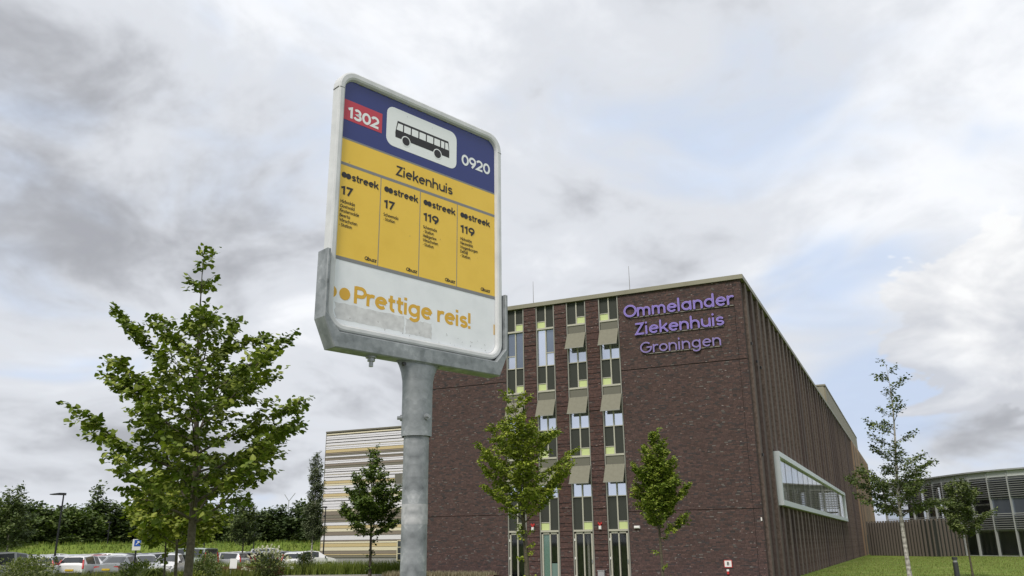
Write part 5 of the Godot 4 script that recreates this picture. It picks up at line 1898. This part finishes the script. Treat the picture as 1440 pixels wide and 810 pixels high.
func make_car_park() -> void:
	var P := {}
	for k in ["hatchback", "estate", "saloon", "suv", "van"]:
		P[k] = car_proto(k)
	# [picture column, distance, kind, paint, heading (90 shows the tail, -90 the nose, 0 the side), name, label]
	var cars := [
		[13, 52, "suv", "grey", 60, "grey off-roader", "tall grey car at the left border below the feathery tree"],
		[60, 57, "hatchback", "silver", 110, "car", "silver car with red tail lamp behind the pale shrub"],
		[79, 60, "hatchback", "white", -80, "car", "white car facing out beside the black lamp post"],
		[97, 66, "hatchback", "silver", -70, "car", "small silver car left of the white hatchback"],
		[117, 58, "hatchback", "white", 92, "car", "white hatchback seen from behind with tall red tail lamps"],
		[137, 63, "hatchback", "red", 88, "car", "red car beside the white hatchback"],
		[150, 62, "saloon", "silver", 75, "car", "silver car right of the red car"],
		[163, 68, "estate", "white", -78, "car", "white car behind the grey saloon"],
		[172, 58, "saloon", "grey", 88, "car", "grey saloon seen from behind left of the parking sign"],
		[200, 60, "estate", "silver", -60, "car", "silver car right of the parking sign"],
		[61, 74, "estate", "silver", 20, "car", "silver car in the back row left of the lamp post"],
		[103, 74, "saloon", "grey", 15, "car", "grey car in the back row behind the white hatchback"],
		[132, 75, "estate", "grey", 10, "car", "grey estate in the back row behind the red car"],
		[155, 76, "hatchback", "white", 12, "car", "white hatchback in the back row"],
		[182, 76, "hatchback", "black", 30, "car", "black hatchback in the back row near the parking sign"],
		[212, 76, "estate", "navy", 10, "car", "dark blue estate in the back row right of the parking sign"],
		[234, 73, "hatchback", "silver", 25, "car", "silver hatchback in the back row behind the thin trunks"],
		[237, 61, "hatchback", "white", -88, "car", "white car with dark windscreen between the thin trunks"],
		[263, 70, "van", "sage", 160, "van", "pale green van behind the lime tree trunk"],
		[309, 71, "estate", "silver", 165, "car", "silver car right of the pale grey-green shrub"],
		[326, 72, "estate", "green", 172, "car", "dark green estate left of the dark blue estate"],
		[347, 72, "estate", "navy", 172, "car", "dark blue estate beside the staked tree"],
		[366, 74, "hatchback", "silver", 150, "car", "silver hatchback behind the flowering shrub"],
		[380, 79, "suv", "silver", 10, "car", "tall silver car in the back row above the flowering shrub"],
		[401, 78, "estate", "black", 10, "car", "black estate in the back row left of the white hatchback"],
		[417, 80, "saloon", "navy", 10, "car", "dark saloon in the back row above the small white car"],
		[411, 61, "hatchback", "white", 100, "car", "small white car right of the flowering shrub"],
		[438, 74, "hatchback", "white", 20, "car", "white car beside the left corner of the striped building"]]
	var far_row := [[28, "silver", "hatchback"], [46, "black", "estate"], [84, "white", "hatchback"], [118, "silver", "saloon"], [146, "grey", "hatchback"], [170, "silver", "estate"], [196, "white", "saloon"], [224, "black", "hatchback"], [250, "silver", "estate"], [296, "white", "hatchback"], [318, "silver", "saloon"], [340, "white", "estate"], [358, "black", "hatchback"], [392, "silver", "hatchback"]]
	var order := ["first", "second", "third", "fourth", "fifth", "sixth", "seventh", "eighth", "ninth", "tenth", "eleventh", "twelfth", "thirteenth", "fourteenth"]
	for i in far_row.size():
		var q: Array = far_row[i]
		cars.append([q[0], 80.0 + q[0] * 0.008, q[2], q[1], 8.0 + (i * 37) % 25, "car", "%s %s in the farthest row along the bank, %s from the left" % [q[1], q[2], order[i]]])
	for c in cars:
		var t: Node3D = P[c[2]].duplicate()
		var az := atan2(c[0] - 720.0, 1216.0)
		var far: float = c[1] * 1.07
		t.name = numbered("parked_van" if c[2] == "van" else "parked_car")
		t.position = Vector3(sin(az) * far, 0.005, -cos(az) * far)
		t.rotation_degrees.y = c[4]
		add_child(t)
		t.get_node("body").material_override = M["paint_" + c[3]]
		tag(t, c[6], "van" if c[2] == "van" else "car", "cars parked in the car park")
	for k in P:
		P[k].free()

# ==================================================================== lamps and signs
func lamp_post(at: Vector3, h: float, head: float, label: String, thin := 1.0) -> void:
	var L := thing("lamp_post", at, label, "lamp post", "black lamp posts of the car park")
	var st := mb()
	tube(st, [Vector3(0, 0, 0), Vector3(0, 1.2, 0), Vector3(0, 1.25, 0), Vector3(0, h, 0)], [0.09 * thin, 0.085 * thin, 0.065 * thin, 0.045 * thin], 12)
	build(st, "pole", "black_metal", L)
	st = mb()
	var s := signf(head)
	var l := absf(head)
	prism(st, PackedVector2Array([Vector2(0.10 * s, h - 0.02), Vector2(0.10 * s, h + 0.13), Vector2(-0.25 * s * l, h + 0.14), Vector2(-s * l, h + 0.07), Vector2(-s * l, h + 0.02)]), -0.13, 0.13)
	build(st, "lamp_head", "black_metal", L)
	st = mb()
	box(st, Vector3(-s * l * 0.6, h + 0.012, 0), Vector3(l * 0.5, 0.02, 0.2))
	build(st, "lamp_glass", "white_plastic", L)
	st = mb()
	box(st, Vector3(-0.09 * s, h - 0.75, 0), Vector3(0.13, 0.16, 0.10))
	build(st, "sensor_box", "black_metal", L)

func make_street_furniture() -> void:
	lamp_post(Vector3(-29.12, 0, -54.74), 5.25, 0.85, "tall black lamp post among the cars at left")
	lamp_post(Vector3(-40.65, 0, -85.9), 4.35, 0.5, "distant lamp post before the trees left of the parking sign")
	lamp_post(Vector3(-25.30, 0, -91.58 + 8.0), 4.6, 0.5, "distant lamp post before the trees left of the slender tree")
	lamp_post(Vector3(-29.9, 0, -86.0 + 3.0), 3.0, 0.4, "short distant lamp post right of the lime tree trunk", 0.9)
	lamp_post(Vector3(-17.3, 0, -78.1), 5.25, 0.7, "black lamp post in front of the corner of the striped building")
	# far mast
	var m := thing("radio_mast", Vector3(-34.5, 0, -130), "thin grey mast rising above the distant trees", "mast")
	var st := mb()
	tube(st, [Vector3.ZERO, Vector3(0, 8.6, 0)], [0.08, 0.05], 6)
	build(st, "pole", "grey_plastic", m)
	st = mb()
	rod(st, Vector3(0, 8.5, 0), Vector3(-0.7, 9.5, 0), 0.05, 5)
	rod(st, Vector3(0, 8.5, 0), Vector3(0.9, 9.7, 0), 0.05, 5)
	build(st, "arm", "grey_plastic", m)
	# parking sign
	var p := thing("parking_sign", Vector3(-23.3, 0, -53.1), "blue and white parking sign on a dark post among the cars", "sign", "", 24)
	st = mb()
	rod(st, Vector3.ZERO, Vector3(0, 2.42, 0), 0.05, 10)
	build(st, "post", "black_metal", p)
	st = mb()
	chamfer(st, Vector3(0, 2.12, 0.07), Vector3(0.48, 0.66, 0.03), 0.008)
	build(st, "plate", "white_plastic", p)
	st = mb()
	chamfer(st, Vector3(0.04, 2.22, 0.09), Vector3(0.36, 0.38, 0.012), 0.004)
	build(st, "blue_field", "parking_blue", p)
	st = mb()
	ribbon(st, [Vector2(-0.04, 2.13), Vector2(0.12, 2.31)], 0.05, 0.096, 0.100)
	ribbon(st, [Vector2(0.02, 2.315), Vector2(0.125, 2.315), Vector2(0.125, 2.20)], 0.04, 0.096, 0.1006)
	build(st, "arrow", "white_plastic", p)
	# small white sign in the planting
	p = thing("white_sign_board", Vector3(-15.43, 0, -47.56), "small white notice board standing in the reddish planting", "sign", "", 10)
	st = mb()
	for x in [-0.12, 0.12]:
		box(st, Vector3(x, 0.45, -0.03), Vector3(0.04, 0.9, 0.04))
	build(st, "post", "grey_plastic", p)
	st = mb()
	box(st, Vector3(0, 1.06, 0), Vector3(0.38, 0.52, 0.03), Basis(Vector3.RIGHT, -0.12))
	build(st, "face", "white_plastic", p)
	# bollard light on the lawn
	for q in [[Vector3(22.57, 0, -44.6), "dark cylindrical bollard light on the lawn left of the thin tree"]]:
		var b := thing("bollard_light", q[0], q[1], "bollard")
		st = mb()
		tube(st, [Vector3.ZERO, Vector3(0, 0.80, 0)], [0.13, 0.13], 18)
		build(st, "post", "grey_dark", b)
		st = mb()
		tube(st, [Vector3(0, 0.80, 0), Vector3(0, 0.92, 0)], [0.10, 0.10], 18)
		build(st, "lens", "grey_plastic", b)
		st = mb()
		tube(st, [Vector3(0, 0.92, 0), Vector3(0, 1.03, 0), Vector3(0, 1.05, 0)], [0.135, 0.135, 0.11], 18)
		build(st, "cap", "grey_dark", b)
